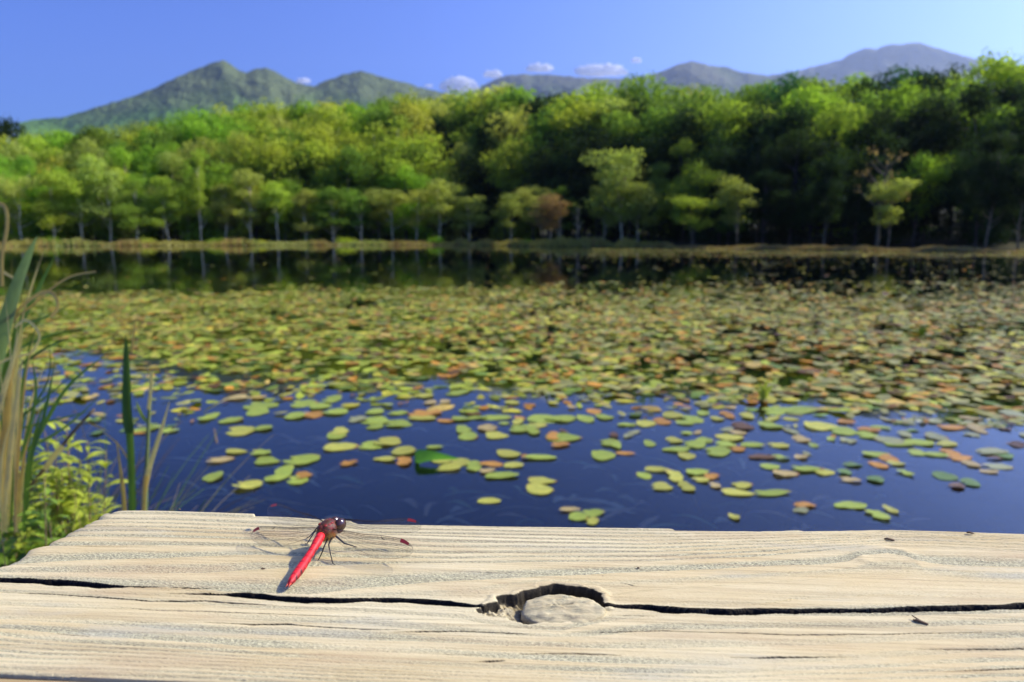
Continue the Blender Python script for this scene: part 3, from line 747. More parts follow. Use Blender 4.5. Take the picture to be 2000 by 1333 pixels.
ind.sort(key=lambda l: l[1])
for (x, y, L, B, yaw, c) in ind:
    px, py = to_px((x, y, 0)); z = zone(px); k = cnt.get((z, c), 0); cnt[(z, c)] = k + 1
    nm, rgb = PC[c]
    size = 'small' if L < .075 else 'large' if L > .12 else 'oval'
    lab = f'{nm} {size} leaf beyond {z}, ' + ('nearest of its colour' if k == 0 else f'{ordinal(k)} of its colour out')
    o = obj('floating_leaf', PADS[rl.randrange(14)], loc=(x, y, .002 + .003 * rl.random()), label=lab, cat='leaf', group='leaves floating on the pond')
    o.scale = (L, B, .045 + .06 * rl.random() ** 2); o.rotation_euler = (rl.uniform(-.05, .05), rl.uniform(-.05, .05), yaw)
    j = rl.uniform(.85, 1.15); o.color = (rgb[0] * j, rgb[1] * j, rgb[2] * j, rl.choice([0, .2, .5, .9]))
# the rest of the mat
def mat_mesh():
    n = len(mat_l); k = 9
    A = np.array([[c[0], c[1], c[2], c[3], c[4]] for c in mat_l])
    th = np.linspace(0, 2 * math.pi, k, endpoint=False)
    rx = 1 + .13 * rm.normal(size=(n, k)); rx[:, 0] *= 1.15
    lx = np.cos(th)[None] * A[:, 2:3] * .5 * rx; ly = np.sin(th)[None] * A[:, 3:4] * .5 * rx
    tx, ty = rm.normal(0, .07, n)[:, None], rm.normal(0, .07, n)[:, None]
    lz = lx * tx + ly * ty; lz = lz - lz.min(axis=1)[:, None] * .75 + .002 + .008 * rm.random((n, 1))
    ca, sa = np.cos(A[:, 4:5]), np.sin(A[:, 4:5])
    X = A[:, 0:1] + lx * ca - ly * sa; Y = A[:, 1:2] + lx * sa + ly * ca
    cX, cY, cZ = A[:, 0:1], A[:, 1:2], lz.mean(axis=1, keepdims=True) + .003
    V = np.stack([np.concatenate([cX, X], 1), np.concatenate([cY, Y], 1), np.concatenate([cZ, lz], 1)], -1).reshape(-1, 3)
    base = (np.arange(n) * (k + 1))[:, None]
    i = np.arange(k)[None]; Fq = np.stack([base + 0 * i, base + 1 + i, base + 1 + (i + 1) % k], -1).reshape(-1, 3)
    me = fast_mesh('floating_leaf_mat', V, Fq)
    c = np.array([PC[l[5]][1] for l in mat_l]) * np.array([1.08, 1.0, .72]) * rm.uniform(.6, 1.3, n)[:, None]
    col_attr(me, np.repeat(c, k + 1, 0)); return me
obj('floating_leaf_mat', mat_mesh(), leafy('mat_leaf', 'tint', .24, .5, .34, 14., spec=.18, spots=.7), kind='stuff', label='dense mat of overlapping green and rusty leaves covering the middle of the pond', cat='leaf mat')
# pale weed and dead leaves under the clear water near the plank
def weed():
    V, Fc = [], []; C = []
    r0 = random.Random(12)
    for k in range(300):
        y = r0.uniform(1.9, 3.6); x = r0.uniform(-.62, .62) * y; z = -r0.uniform(.010, .11); a = r0.uniform(-.8, .8) if r0.random() < .7 else r0.uniform(0, 3.1)
        L = r0.uniform(.05, .22); pts = []
        bend = r0.uniform(-.3, .3)
        for i in range(7):
            t = i / 6; aa = a + bend * t
            pts.append(Vector((x + math.cos(aa) * L * t, y + math.sin(aa) * L * t, z + .01 * math.sin(t * 4))))
        wd = r0.uniform(.003, .006) if r0.random() < .35 else r0.uniform(.014, .034)
        b0 = len(V); ribbon(pts, [wd * math.sin(math.pi * (.12 + .80 * i / 6)) for i in range(7)], (0, 0, 1), .1, V, Fc)
        c = r0.choice([(.46, .43, .28), (.50, .36, .22), (.20, .26, .12), (.55, .50, .36)]); C += [c] * (len(V) - b0)
    me = mesh_from('water_weed', V, Fc); col_attr(me, np.array(C)); return me
obj('water_weed', weed(), leafy('weed', 'tint', .1, .8, .2, 10.), kind='stuff', label='pale drowned leaves and weed stems under the clear water by the plank', cat='water weed')

# ================================================================== THE PLANK
E0 = on_z(225, 995, PLANK); E1 = on_z(2000, 1037, PLANK)
UD = (E1 - E0)[:2]; UD /= np.linalg.norm(UD); VD = np.array([UD[1], -UD[0]])      # u along, v towards the viewer
def uv(px, py):
    p = on_z(px, py, PLANK)[:2] - E0[:2]; return p @ UD, p @ VD
def curve(pts):
    a = np.array([uv(*p[:2]) for p in pts]); return a[:, 0], a[:, 1]
far_u, far_v = curve([(-200, 986), (225, 994), (300, 994), (497, 999.5), (498.5, 1003.5), (560, 1005), (628, 1010), (686, 1012.5), (691, 1016), (700, 1018.5), (1000, 1023), (1150, 1025), (1300, 1026.5), (1312, 1027), (1319, 1030), (1500, 1031), (1560, 1028.5), (1566, 1031), (1640, 1030), (1740, 1028), (1850, 1032), (2000, 1037), (2300, 1045)])
nu0, nv0 = uv(0, 1307); nu1, nv1 = uv(450, 1332)
def near_v(u): return nv0 + (nv1 - nv0) * (u - nu0) / (nu1 - nu0) * .35
end_u, end_v = curve([(238, 985), (222, 993), (196, 1002.5), (184, 1012), (169, 1018), (157, 1027), (141, 1031.5), (130, 1038), (117, 1045), (101, 1051.5), (85, 1061.5), (58, 1069), (48, 1079), (21, 1091), (0, 1099), (-60, 1122), (-160, 1160), (-330, 1230), (-560, 1330), (-700, 1400)])
o_e = np.argsort(end_v); end_u, end_v = end_u[o_e], end_v[o_e]
nU, nV = 1500, 640
uf = np.concatenate([np.linspace(0, 1, nU - 40) * .46, .46 + np.linspace(.003, .9, 40) ** 1.0])   # distance from the end
sf = np.linspace(0, 1, nV)
Uc, Sc = np.meshgrid(uf, sf, indexing='ij')
u_nom = Uc + np.interp(.05, end_v, end_u)
vf = np.interp(u_nom, far_u, far_v); vn = near_v(u_nom)
VV = vf + (vn - vf) * Sc
UE = np.interp(VV, end_v, end_u)
UU = UE + (u_nom - u_nom[0:1, :]) * 1.0
blend = np.clip(Uc / .05, 0, 1); UU = UU * 1.0
# refit v with the true u near the far edge
vf = np.interp(UU, far_u, far_v); vn = near_v(UU); VV = vf + (vn - vf) * Sc
# growth-ring phase from traced ridge lines
RID = [
 [(0,960),(220,1003),(318,1004),(500,1011),(700,1025),(1000,1030),(1300,1036),(1500,1036),(1740,1033),(2000,1042)],
 [(0,985),(169,1013),(318,1014),(500,1020),(700,1031),(1000,1037),(1300,1042),(1500,1041),(1740,1036),(2000,1046)],
 [(0,1000),(159,1020),(318,1021),(498,1027),(700,1038),(1000,1043),(1300,1048),(1500,1046),(1740,1039),(2000,1049)],
 [(0,1015),(150,1028),(318,1029),(498,1034),(870,1046),(1000,1050),(1265,1055),(1498,1051),(1659,1045),(1738,1042),(2000,1052)],
 [(0,1035),(140,1036),(318,1037),(498,1042),(870,1057),(1000,1058),(1265,1062),(1498,1057),(1659,1050),(1738,1045.5),(2000,1055)],
 [(0,1055),(130,1045),(318,1047.5),(498,1052),(870,1067),(1000,1067),(1265,1069),(1498,1062),(1659,1054),(1738,1049),(1844,1051),(2000,1058)],
 [(0,1076),(100,1066),(318,1065),(498,1066),(870,1080),(1000,1079),(1265,1076),(1498,1068),(1632,1060),(1738,1055),(1844,1057),(2000,1065)],
 [(0,1102),(159,1092),(318,1089),(498,1083),(685,1088),(870,1090),(1000,1088),(1265,1086),(1498,1075),(1632,1066),(1738,1060),(1818,1062),(1924,1067),(2000,1071)],
 [(0,1115),(250,1116),(400,1117),(498,1111),(685,1102),(870,1099),(1000,1097),(1265,1094),(1498,1083),(1632,1072),(1738,1066),(1818,1068),(1924,1073),(2000,1078)],
 [(0,1126),(250,1142),(498,1158),(600,1160),(685,1149),(818,1139),(998,1128),(1265,1115),(1498,1104),(1606,1100),(1654,1094),(1685,1084),(1733,1080),(1773,1087),(1791,1096),(1871,1103),(2000,1105)],
 [(0,1131),(100,1136),(250,1146),(500,1164),(600,1170),(700,1170),(850,1172),(930,1168),(970,1152),(1050,1138),(1120,1140),(1180,1160),(1265,1152),(1498,1135),(1606,1128),(1712,1121),(1765,1120),(1844,1124),(1924,1132),(2000,1135)],
 [(0,1140),(250,1156),(500,1173),(700,1178),(900,1190),(1000,1205),(1093,1210),(1180,1192),(1300,1182),(1500,1178),(1553,1168),(1712,1160),(1844,1163),(2000,1168)],
 [(0,1154),(240,1168),(500,1185),(700,1190),(900,1205),(1000,1222),(1093,1228),(1180,1210),(1300,1200),(1500,1200),(1700,1200),(2000,1194)],
 [(0,1178),(300,1195),(500,1209),(700,1218),(1000,1237),(1150,1240),(1300,1228),(1500,1222),(1700,1224),(2000,1212)],
 [(0,1205),(300,1225),(600,1243),(1000,1258),(1300,1264),(1600,1255),(2000,1240)],
 [(0,1222),(500,1262),(1000,1286),(1400,1296),(1700,1285),(2000,1268)],
 [(0,1236),(300,1262),(700,1292),(1000,1306),(1400,1312),(2000,1290)],
]
ph = np.zeros_like(UU)
ridge_v = [np.interp(UU[:, :], *(lambda a: (a[0], a[1]))(curve(r))) for r in RID]
ridge_v = [vf - .0012] + ridge_v + [vn]
extra_n = 7                                        # the fine lines before the near edge
vals = list(range(len(RID) + 1)) + [len(RID) + extra_n]
wob = (fbm(UU * 22, VV * 60, 3, 2) - .5) * (.0008 + .002 * sm(VV, .065, .085))
VW = VV + wob
for k in range(len(ridge_v) - 1):
    a, c = ridge_v[k], np.maximum(ridge_v[k + 1], ridge_v[k] + 1e-4)
    t = (VW - a) / (c - a)
    ph = np.where((t >= 0) & ((t < 1) | (k == len(ridge_v) - 2)), vals[k] + t * (vals[k + 1] - vals[k]), ph)
t = ph - np.floor(ph)
late = sm(t, -.02, .03) * (1 - sm(t, .22, .70)) + sm(t, .97, 1.0)          # firm tan band behind each ridge line
calm = 1 - .55 * sm(ph, 12.3, 13.5) * (1 - sm(ph, 16.5, 18)) ; late = late * (.55 + .45 * calm)
smoothz = np.exp(-(((ph - 11.3) / 1.0) ** 2))                               # broad smooth wood about the crack
late = np.clip(np.maximum(late, smoothz * .85), 0, 1)
big = fbm(UU * 7, VV * 55, 4, 31)
patch = fbm(UU * 14, VV * 110, 4, 61)
late = np.clip(late + (big - .5) * .5 + sm(ph, 11.8, 13.2) * (.15 + 1.5 * (patch - .42)), 0, 1)
pit = fbm(UU * 1900, VV * 2600, 3, 8, .7); streak = fbm(UU * 70, VV * 2600, 3, 19, .6)
fibre = fbm(UU * 160, VV * 900, 2, 23)
amp = np.where(ph > 12, .38, .8) * (.25 + 1.3 * sm(big, .25, .75))
near = sm(ph, 12.5, 15)
amp = amp * (1 - .55 * near * (1 - sm(big, .45, .65)))
Z = amp * .00058 * late + (1 - late) * ((pit - .5) * .00062 + (fibre - .5) * .00028) + (streak - .5) * .00010 + late * (pit - .5) * .00014
Z += amp * .00030 * np.exp(-((t - .03) / .05) ** 2) * (1 - .6 * near) + (fbm(UU * 7, VV * 40, 3, 77) - .5) * .0007 + (fbm(UU * 9, VV * 900, 3, 78, .6) - .5) * .00034
Z -= .0008
grayness = (1 - late)
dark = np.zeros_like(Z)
# cracks: px path + visible dark height in px
CR = [
 ([(-60,1124,9),(0,1129,9),(60,1131,10),(100,1134,11),(150,1137,11),(200,1142,9),(240,1144,6),(300,1144,5),(370,1145,4),(400,1145.5,1.5),(430,1146,0)], 1.),
 ([(320,1158,0),(400,1159,4),(450,1160,5),(500,1163,8),(560,1168,8),(600,1171,8),(650,1171,7),(700,1169.5,8),(780,1169.5,9),(850,1174,10),(890,1178,9),(920,1181,7),(955,1181,4)], 1.),
 ([(0,1154,1.5),(100,1156,2),(200,1163,3),(250,1168,4),(300,1170.5,4),(360,1171,4),(400,1170,2.5),(450,1174.5,3),(500,1177,2.5),(545,1179,0)], .8),
 ([(230,1209,0),(280,1211,2),(315,1212,0)], .5), ([(390,1211,0),(450,1214,2),(500,1216,4),(560,1215,4),(580,1217,2),(650,1222,3),(700,1225,3),(770,1226,1.5),(785,1227,0)], .8),
 ([(765,1231,0),(830,1229.5,4),(900,1229,4),(950,1231,4),(995,1233,4),(1048,1236,0)], .8),
 ([(1168,1180,8),(1200,1181,7),(1250,1183,9),(1320,1188,12),(1400,1191,12),(1440,1191,10),(1500,1190,9),(1600,1188.5,9),(1700,1188,9),(1800,1186,9),(1900,1184,10),(2060,1180,9),(2600,1170,6)], 1.),
 ([(1100,1230,0),(1200,1231,2.5),(1290,1228,3),(1350,1230,2.5),(1450,1232,2.5),(1560,1236,3),(1700,1235,3),(1800,1232,2.5),(1930,1230,0)], .7),
 ([(1015,1273,0),(1080,1272,4),(1160,1273,4),(1215,1276,0)], .7), ([(925,1289,0),(955,1288,5),(980,1287,4),(986,1287,0)], .8),
 ([(1420,1279,0),(1500,1280,4),(1600,1278,4),(1680,1279,0)], .7), ([(1780,1263,0),(1900,1264,4),(2060,1262,4),(2100,1261,0)], .7), ([(1835,1308,0),(1920,1304,4),(2060,1299,5),(2100,1298,0)], .7),
 ([(200,1180,0),(300,1188,1.2),(420,1191,1.5),(560,1196,1.2),(760,1203,0)], .3), ([(1500,1216,0),(1650,1218,1.2),(1790,1216,0)], .3), ([(1180,1198,0),(1230,1198,2),(1300,1200,0)], .4), ([(660,1206,0),(800,1205,1.2),(900,1208,0)], .3),
 ([(860,1275,0),(900,1275,2),(945,1276,0)], .5), ([(1210,1136,0),(1230,1141,2.5),(1245,1146,0)], .5), ([(100,1232,0),(140,1236,1.5),(180,1239,0)], .4)]
jit = (fbm(UU * 150, VV * 300, 2, 3, .5) - .5) * .0011
for path, dp in CR:
    a = np.array([uv(p[0], p[1]) for p in path]); wv = np.array([p[2] for p in path], float)
    mm = np.array([abs(uv(p[0], p[1] + 1)[1] - uv(p[0], p[1])[1]) for p in path])
    vc = np.interp(UU, a[:, 0], a[:, 1]); hw = np.interp(UU, a[:, 0], wv * mm * .50, left=0, right=0)
    scale = np.clip(hw / .001, 0, 1)
    dv = VV - vc - jit * scale
    hw = hw * (1 + .4 * (fbm(UU * 70, VV * 0, 2, 9) - .5))
    hw = hw * (.62 + .38 * sm(hw, .0006, .0012))
    ex = np.clip(hw / .0009, .12, 1)
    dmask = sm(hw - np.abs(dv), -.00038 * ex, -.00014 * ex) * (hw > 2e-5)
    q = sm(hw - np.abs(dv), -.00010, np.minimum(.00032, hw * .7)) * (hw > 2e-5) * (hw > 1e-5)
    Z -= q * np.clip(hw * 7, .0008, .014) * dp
    dark = np.maximum(dark, dmask * np.clip(hw / .0004, .55, 1))  # crack walls and lips blackened: dirt plus painted-in shade
# hollow round the loose knot
KC = np.array(uv(1096, 1186)); KU, KV = .0134, .0094
hp = [(965,1164),(985,1161),(1010,1160),(1050,1151),(1080,1146),(1120,1149),(1158,1152),(1172,1163),(1176,1178),(1180,1192),(1166,1200),(1120,1208),(1060,1212),(1018,1212),(985,1207),(955,1197),(930,1190),(950,1181),(968,1174)]
hpv = np.array([uv(*p) for p in hp])
du, dv = UU - KC[0], VV - KC[1]
ang = np.arctan2(dv, du); rad = np.hypot(du, dv)
pa = np.arctan2(hpv[:, 1] - KC[1], hpv[:, 0] - KC[0]); pr = np.hypot(hpv[:, 0] - KC[0], hpv[:, 1] - KC[1]); o_p = np.argsort(pa); pa, pr = pa[o_p], pr[o_p]
prr = np.interp(ang, np.concatenate([[pa[-1] - 2 * math.pi], pa, [pa[0] + 2 * math.pi]]), np.concatenate([[pr[-1]], pr, [pr[0]]]))
prr = prr + (fbm(UU * 150, VV * 240, 4, 6, .58) - .5) * .0042
ins = sm(prr - rad, 0, .0006)
leftside = sm(-du, .010, .020)
depth = .0060 * (1 - leftside) + .0034 * leftside + (fbm(UU * 700, VV * 700, 3, 12) - .5) * .003
depth = depth * np.where(dv > 0, .8, 1.0)
Z = Z * (1 - ins) - ins * depth
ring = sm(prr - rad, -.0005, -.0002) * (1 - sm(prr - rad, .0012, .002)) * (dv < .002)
dark = np.where(ins > .02, np.maximum(dark * .5, np.clip(ins * 3, 0, 1) * (.96 - .80 * leftside)), dark)  # hollow painted dark as shade, lighter on its left side
dark = np.maximum(dark, ring * .95)  # far rim of the hollow darkened with it, also painted shade
# lip of raised wood over the hollow and dome of grain at the small knot on the right
Z += .0006 * np.exp(-((rad - prr - .0016) / .0016) ** 2) * (dv < 0)
K2 = np.array(uv(1735, 1088)); r2 = np.hypot((UU - K2[0]) / .0125, (VV - K2[1]) / .0085)
Z += .0010 * np.exp(-(r2 - .85) ** 2 / .06) * .5 + .0006 * np.exp(-r2 ** 2)
# worn rounding of end and edges
ed = UU - UE; Z -= .0020 * np.exp(-ed / .0022) * (1.2 - .5 * late)
fe = VV - vf; Z -= .0012 * np.exp(-fe / .0011); ne = vn - VV; Z -= .0008 * np.exp(-ne / .0015)
# skirts
Wx = E0[0] + UU * UD[0] + VV * VD[0]; Wy = E0[1] + UU * UD[1] + VV * VD[1]; Wz = PLANK + Z
top = np.stack([Wx, Wy, Wz], -1)
NI, NJ = top.shape[:2]
idx = np.arange(NI * NJ).reshape(NI, NJ)
Fq = [np.stack([idx[:-1, :-1], idx[:-1, 1:], idx[1:, 1:], idx[1:, :-1]], -1).reshape(-1, 4)]
Vall = [top.reshape(-1, 3)]; tot = NI * NJ
border = np.concatenate([idx[:, 0], idx[-1, 1:], idx[::-1, -1][1:], idx[0, ::-1][1:-1]])
prev = border; P = Vall[0][border]
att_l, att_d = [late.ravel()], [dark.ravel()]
for dz in (.004, .012, .024, .037):
    Q = P.copy(); Q[:, 2] = PLANK - dz + (fbm(Q[:, 0] * 300, Q[:, 1] * 300 + dz * 900, 2, 3) - .5) * .0008
    cur = np.arange(tot, tot + len(Q)); tot += len(Q); Vall.append(Q)
    Fq.append(np.stack([prev, np.roll(prev, -1), np.roll(cur, -1), cur], -1)); prev = cur
    att_l.append(late.ravel()[border] * .6 + .3); att_d.append(np.zeros(len(Q)))
Vall = np.concatenate(Vall); Fq = np.concatenate(Fq)
pm = fast_mesh('plank', Vall, Fq)
float_attr(pm, np.concatenate(att_l), 'late'); float_attr(pm, np.concatenate(att_d), 'dirt_shade')  # second attribute: dirt and painted shade of the recesses
b = N('weathered_wood'); g = b.n('ShaderNodeNewGeometry')
al = b.n('ShaderNodeAttribute'); al.attribute_name = 'late'; ad = b.n('ShaderNodeAttribute'); ad.attribute_name = 'dirt_shade'
mpv = b.n('ShaderNodeMapping'); mpv.inputs['Rotation'].default_value = (0, 0, -math.atan2(UD[1], UD[0])); b.l(g.outputs['Position'], mpv.inputs['Vector'])
pos = mpv.outputs[0]
nf = b.tex(2600, 3, .7, pos, mapping=(.35, 1, 1)); ns = b.tex(1500, 4, .7, pos, mapping=(.035, 1, 1)); nb_ = b.tex(28, 4, .6, pos, mapping=(.4, 1, 1)); nsp = b.tex(700, 2, .5, pos)
early = b.ramp(nf.outputs['Fac'], [(.28, (.15, .142, .10)), (.46, (.34, .32, .215)), (.66, (.66, .61, .40))])
latec = b.mix(ns.outputs['Fac'], (.50, .39, .20), (.64, .53, .32))
latec = b.mix(b.ramp(nb_.outputs['Fac'], [(.35, 0.), (.65, 1.)]), latec, (.64, .56, .36))
early = b.mix(b.ramp(nb_.outputs['Fac'], [(.40, 0.), (.65, .55)]), early, (.42, .365, .24))
nst = b.tex(420, 5, .7, pos, mapping=(.012, 1, 1)); nbr = b.tex(60, 4, .6, pos, mapping=(.18, 1, 1))
cc = b.mix(b.ramp(al.outputs['Fac'], [(.15, 0.), (.75, 1.)]), early, latec)
cc = b.mix(1., cc, b.ramp(nst.outputs['Fac'], [(.30, (.76, .70, .58)), (.50, (1.02, .99, .85)), (.72, (1.12, 1.09, .95))]), 'MULTIPLY')
cc = b.mix(b.math('MULTIPLY', b.ramp(nbr.outputs['Fac'], [(.54, 0.), (.68, 1.)]), .55), cc, (.47, .33, .165))
cc = b.mix(b.math('MULTIPLY', b.ramp(nbr.outputs['Fac'], [(.30, 1.), (.43, 0.)]), .5), cc, (.42, .40, .29))
cc = b.mix(b.math('MULTIPLY', b.ramp(nsp.outputs['Fac'], [(.74, 0.), (.80, 1.)]), .5), cc, (.16, .10, .05))
cc = b.mix(ad.outputs['Fac'], cc, b.ramp(nf.outputs['Fac'], [(.35, (.006, .0045, .003)), (.74, (.030, .022, .014))]))  # near-black colour: crack dirt with the deep shade painted in
nm = b.bump(nf.outputs['Fac'], .55, .00045); nm = b.bump(ns.outputs['Fac'], .35, .0003, nm)
woodm = b.done(b.bsdf(cc, .78, .25, nm).outputs[0])
rail = obj('wooden_rail', None, loc=(E0[0], E0[1], PLANK), label='weathered pale wooden plank with long cracks and a loose knot, dragonfly resting on it', cat='plank')
inv = Vector((-E0[0], -E0[1], -PLANK))
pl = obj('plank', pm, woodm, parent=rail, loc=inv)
# loose knot: a worn lens of dark wood
V, Fc = [], []; na, nr = 72, 22
for r_ in range(nr + 1):
    rr_ = r_ / nr
    for a in range(na):
        th = 2 * math.pi * a / na
        k = 1 + .07 * math.sin(2 * th + .6) + .05 * math.sin(3 * th + 1.2) + .03 * math.sin(7 * th) + .03 * mnoise.noise(Vector((math.cos(th) * 6, math.sin(th) * 6, 2)))
        if rr_ < .86: q = rr_ / .86; ru = q * .96; z = .0010 - .0009 * q ** 4
        else: q = (rr_ - .86) / .14; ru = .96 + .05 * q; z = .0001 - q * .0062
        du_, dv_ = math.cos(th) * KU * ru * k, math.sin(th) * KV * ru * k
        z += .0006 * (mnoise.noise(Vector((du_ * 260, dv_ * 700, 1))) + .5 * mnoise.noise(Vector((du_ * 900, dv_ * 1500, 4)))) - .0016 * du_ / KU * -.6 + (-.0012 * dv_ / KV if dv_ > 0 else 0)
        z -= .0016 * math.exp(-((dv_ + .001 + du_ * .12) / .0004) ** 2) * (1 if -.006 < du_ < .004 else 0) * .5
        w2 = E0[:2] + (KC[0] + du_) * UD + (KC[1] + dv_) * VD
        V.append((w2[0], w2[1], PLANK + z - .0006))
for r_ in range(nr):
    for a in range(na):
        a2 = (a + 1) % na; Fc.append((r_ * na + a, (r_ + 1) * na + a, (r_ + 1) * na + a2, r_ * na + a2))
b = N('knot_wood'); g = b.n('ShaderNodeNewGeometry')
n1 = b.tex(420, 5, .7, g.outputs['Position'], mapping=(.25, 1, 1)); n2 = b.tex(1800, 3, .7, g.outputs['Position'])
c = b.ramp(n1.outputs['Fac'], [(.32, (.42, .33, .185)), (.5, (.58, .46, .26)), (.68, (.60, .50, .30))])
wv = b.n('ShaderNodeTexWave'); wv.wave_type = 'RINGS'; wv.inputs['Scale'].default_value = 260; wv.inputs['Distortion'].default_value = 5; wv.inputs['Detail'].default_value = 3; wv.inputs['Detail Scale'].default_value = 2
mk = b.n('ShaderNodeMapping'); kc = E0[:2] + KC[0] * UD + (KC[1] - .002) * VD; mk.inputs['Location'].default_value = (-kc[0] * .62, -kc[1], 0); mk.inputs['Scale'].default_value = (.62, 1, 0); b.l(g.outputs['Position'], mk.inputs['Vector']); b.l(mk.outputs[0], wv.inputs['Vector'])
c = b.mix(.35, c, b.ramp(wv.outputs['Fac'], [(.15, (.38, .29, .15)), (.5, (.60, .49, .28))]))
c = b.mix(.45, c, b.ramp(n2.outputs['Fac'], [(.3, (.24, .205, .12)), (.7, (.60, .52, .31))]))
km = mesh_from('knot', V, Fc)
kn = [(v[0], v[1]) for v in V]
float_attr(km, [.62 + .9 * (mnoise.noise(Vector((x * 260, y * 520, 3)))) for x, y in kn], 'late')
float_attr(km, [.10 + .25 * max(0, mnoise.noise(Vector((x * 180, y * 700, 9)))) + .55 * max(0, ((k // na) / nr - .86) / .14) for k, (x, y) in enumerate(kn)], 'dirt_shade')  # uneven dirt, plus shade painted down the knot's sunken side
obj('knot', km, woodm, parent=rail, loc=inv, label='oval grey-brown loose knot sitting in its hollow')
c0 = [E0[:2] + u_ * UD + (nv0 + .0012 + v_) * VD for u_, v_ in ((-.16, 0), (1.4, 0), (1.4, .10), (-.16, .10))]
V = [(q[0], q[1], PLANK - .0022 - dz) for dz in (0, .034) for q in c0]
fb = mesh_from('front_board', V, [(3, 2, 1, 0), (4, 5, 6, 7), (0, 1, 5, 4), (1, 2, 6, 5), (2, 3, 7, 6), (3, 0, 4, 7)], False)
obj('front_board', fb, plain('brown_board', (.38, .27, .12), .8, .2, .3, 60, (.2, 1, 1), .001), parent=rail, loc=inv, label='browner board along the near side')
# posts that carry the rail, out of the frame
for u_ in (.46, 1.22):
    c0 = E0[:2] + u_ * UD + .062 * VD; V, Fc = [], []
    for z in (PLANK - .0372, -.7):
        for sx, sy in ((-1, -1), (1, -1), (1, 1), (-1, 1)):
            for e in ((0,),):
                q = c0 + sx * .04 * UD + sy * .04 * VD; V.append((q[0], q[1], z))
    Fc = [(0, 1, 2, 3), (4, 7, 6, 5)] + [(k, k + 4, (k + 1) % 4 + 4, (k + 1) % 4) for k in range(4)]
    obj('post', mesh_from('post', V, Fc, False), plain('post_wood', (.42, .36, .25), .85, .2, .3, 30, (1, 1, .1), .002), parent=rail, loc=inv)

def top_z(px, py):                # height of the carved surface under a picture point
    u_, v_ = uv(px, py); i = np.argmin(np.abs(UU[:, NJ // 2] - u_)); j = int(np.argmin(np.abs(VV[i] - v_)))
    return PLANK + float(np.max(Z[max(0, i - 2):i + 3, max(0, j - 2):j + 3]))
# crumbs lying on the plank
def chip(px, py, L, wd, a, seed, label, name='bark_chip', fork=False):
    r0 = random.Random(seed); z = top_z(px, py); p = on_z(px, py, z); V, Fc = [], []
    d = Vector((math.cos(a), math.sin(a), 0)); c = Vector(p) + Vector((0, 0, wd * .35))
    pts = [c - d * L * .5, c - d * L * .2 + Vector((0, 0, wd * .2)), c + d * L * .2, c + d * L * .5 + Vector((0, 0, -wd * .1))]
    tube(pts, [wd * .35, wd * .55, wd * .5, wd * .3], 7, V, Fc, squash=.6)
    if fork: tube([c + d * L * .1, c - d * L * .45 + Vector((0, .0012, wd * .8))], [wd * .3, wd * .12], 5, V, Fc)
    obj(name, mesh_from(name, [v - c for v in V], Fc), plain('bark_' + str(seed), (.13, .085, .05), .85, .2, .4, 900), loc=c, label=label, cat='debris', group='crumbs lying on the plank')
chip(1737, 1056, .0038, .0013, -.15, 1, 'small dark bark chip lying beside the ripple in the grain on the right')
chip(1895, 1043, .0026, .0012, -.2, 2, 'tiny dark crumb near the far edge at the right end')
chip(1798, 1217, .0042, .0011, -.55, 3, 'forked brown twig fragment just below the long crack on the right', 'twig_fragment', True)
chip(351, 996.5, .0010, .0008, .3, 4, 'tiny dark speck on the far edge near the left corner')
chip(514, 1112, .0014, .0007, .1, 5, 'tiny brown speck left of the dragonfly tail')
chip(1247, 1111, .0009, .0008, .4, 6, 'tiny dark speck on the gray grain above the right crack')
chip(1136, 1209, .0042, .0008, .05, 7, 'thin reddish sliver on the front edge of the loose knot', 'wood_sliver')
chip(478, 1161, .0085, .0006, -.12, 8, 'thin tan fibre caught across the long crack', 'wood_sliver')

# ================================================================== DRAGONFLY
DZ = top_z(640, 1085)
def dp(px, py, hmm): return Vector(on_z(px, py, DZ + hmm / 1000))
V, Fc, C = [], [], []
RED, DRK, THX, TAN = (.80, .018, .022), (.02, .008, .006), (.20, .022, .016), (.32, .15, .045)
# abdomen
A0, A1 = dp(629, 1043, 8.4), dp(564, 1142, 2.6)
ns_ = 34; prof = np.interp(np.linspace(0, 1, ns_), [0, .03, .10, .2, .30, .45, .65, .8, .9, .96, 1], [.6, 1.55, 1.85, 1.72, 1.42, 1.50, 1.72, 1.62, 1.35, 1.05, .45]) / 1000
pts = [A0.lerp(A1, k / (ns_ - 1)) + Vector((0, 0, -.0008 * math.sin(math.pi * k / (ns_ - 1)))) for k in range(ns_)]
prof = [r * (1 - .05 * (abs(math.sin(k / (ns_ - 1) * math.pi * 9)) < .3)) for k, r in enumerate(prof)]
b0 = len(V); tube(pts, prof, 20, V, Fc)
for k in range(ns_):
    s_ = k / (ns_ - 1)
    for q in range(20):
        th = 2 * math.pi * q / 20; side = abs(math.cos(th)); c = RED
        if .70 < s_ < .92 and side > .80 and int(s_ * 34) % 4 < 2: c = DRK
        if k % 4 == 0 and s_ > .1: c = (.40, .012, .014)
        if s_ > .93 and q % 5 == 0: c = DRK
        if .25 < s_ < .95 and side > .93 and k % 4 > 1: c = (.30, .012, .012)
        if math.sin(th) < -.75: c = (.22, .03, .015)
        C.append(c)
for sx in (-1, 1):                # claspers
    side = (A1 - A0).cross(Vector((0, 0, 1))).normalized(); dr = (A1 - A0).normalized()
    b0 = len(V); tube([A1 + side * sx * .0004 - dr * .001, A1 + side * sx * .0005 + dr * .0012], [.0004, .00015], 6, V, Fc); C += [(.75, .12, .06)] * (len(V) - b0)
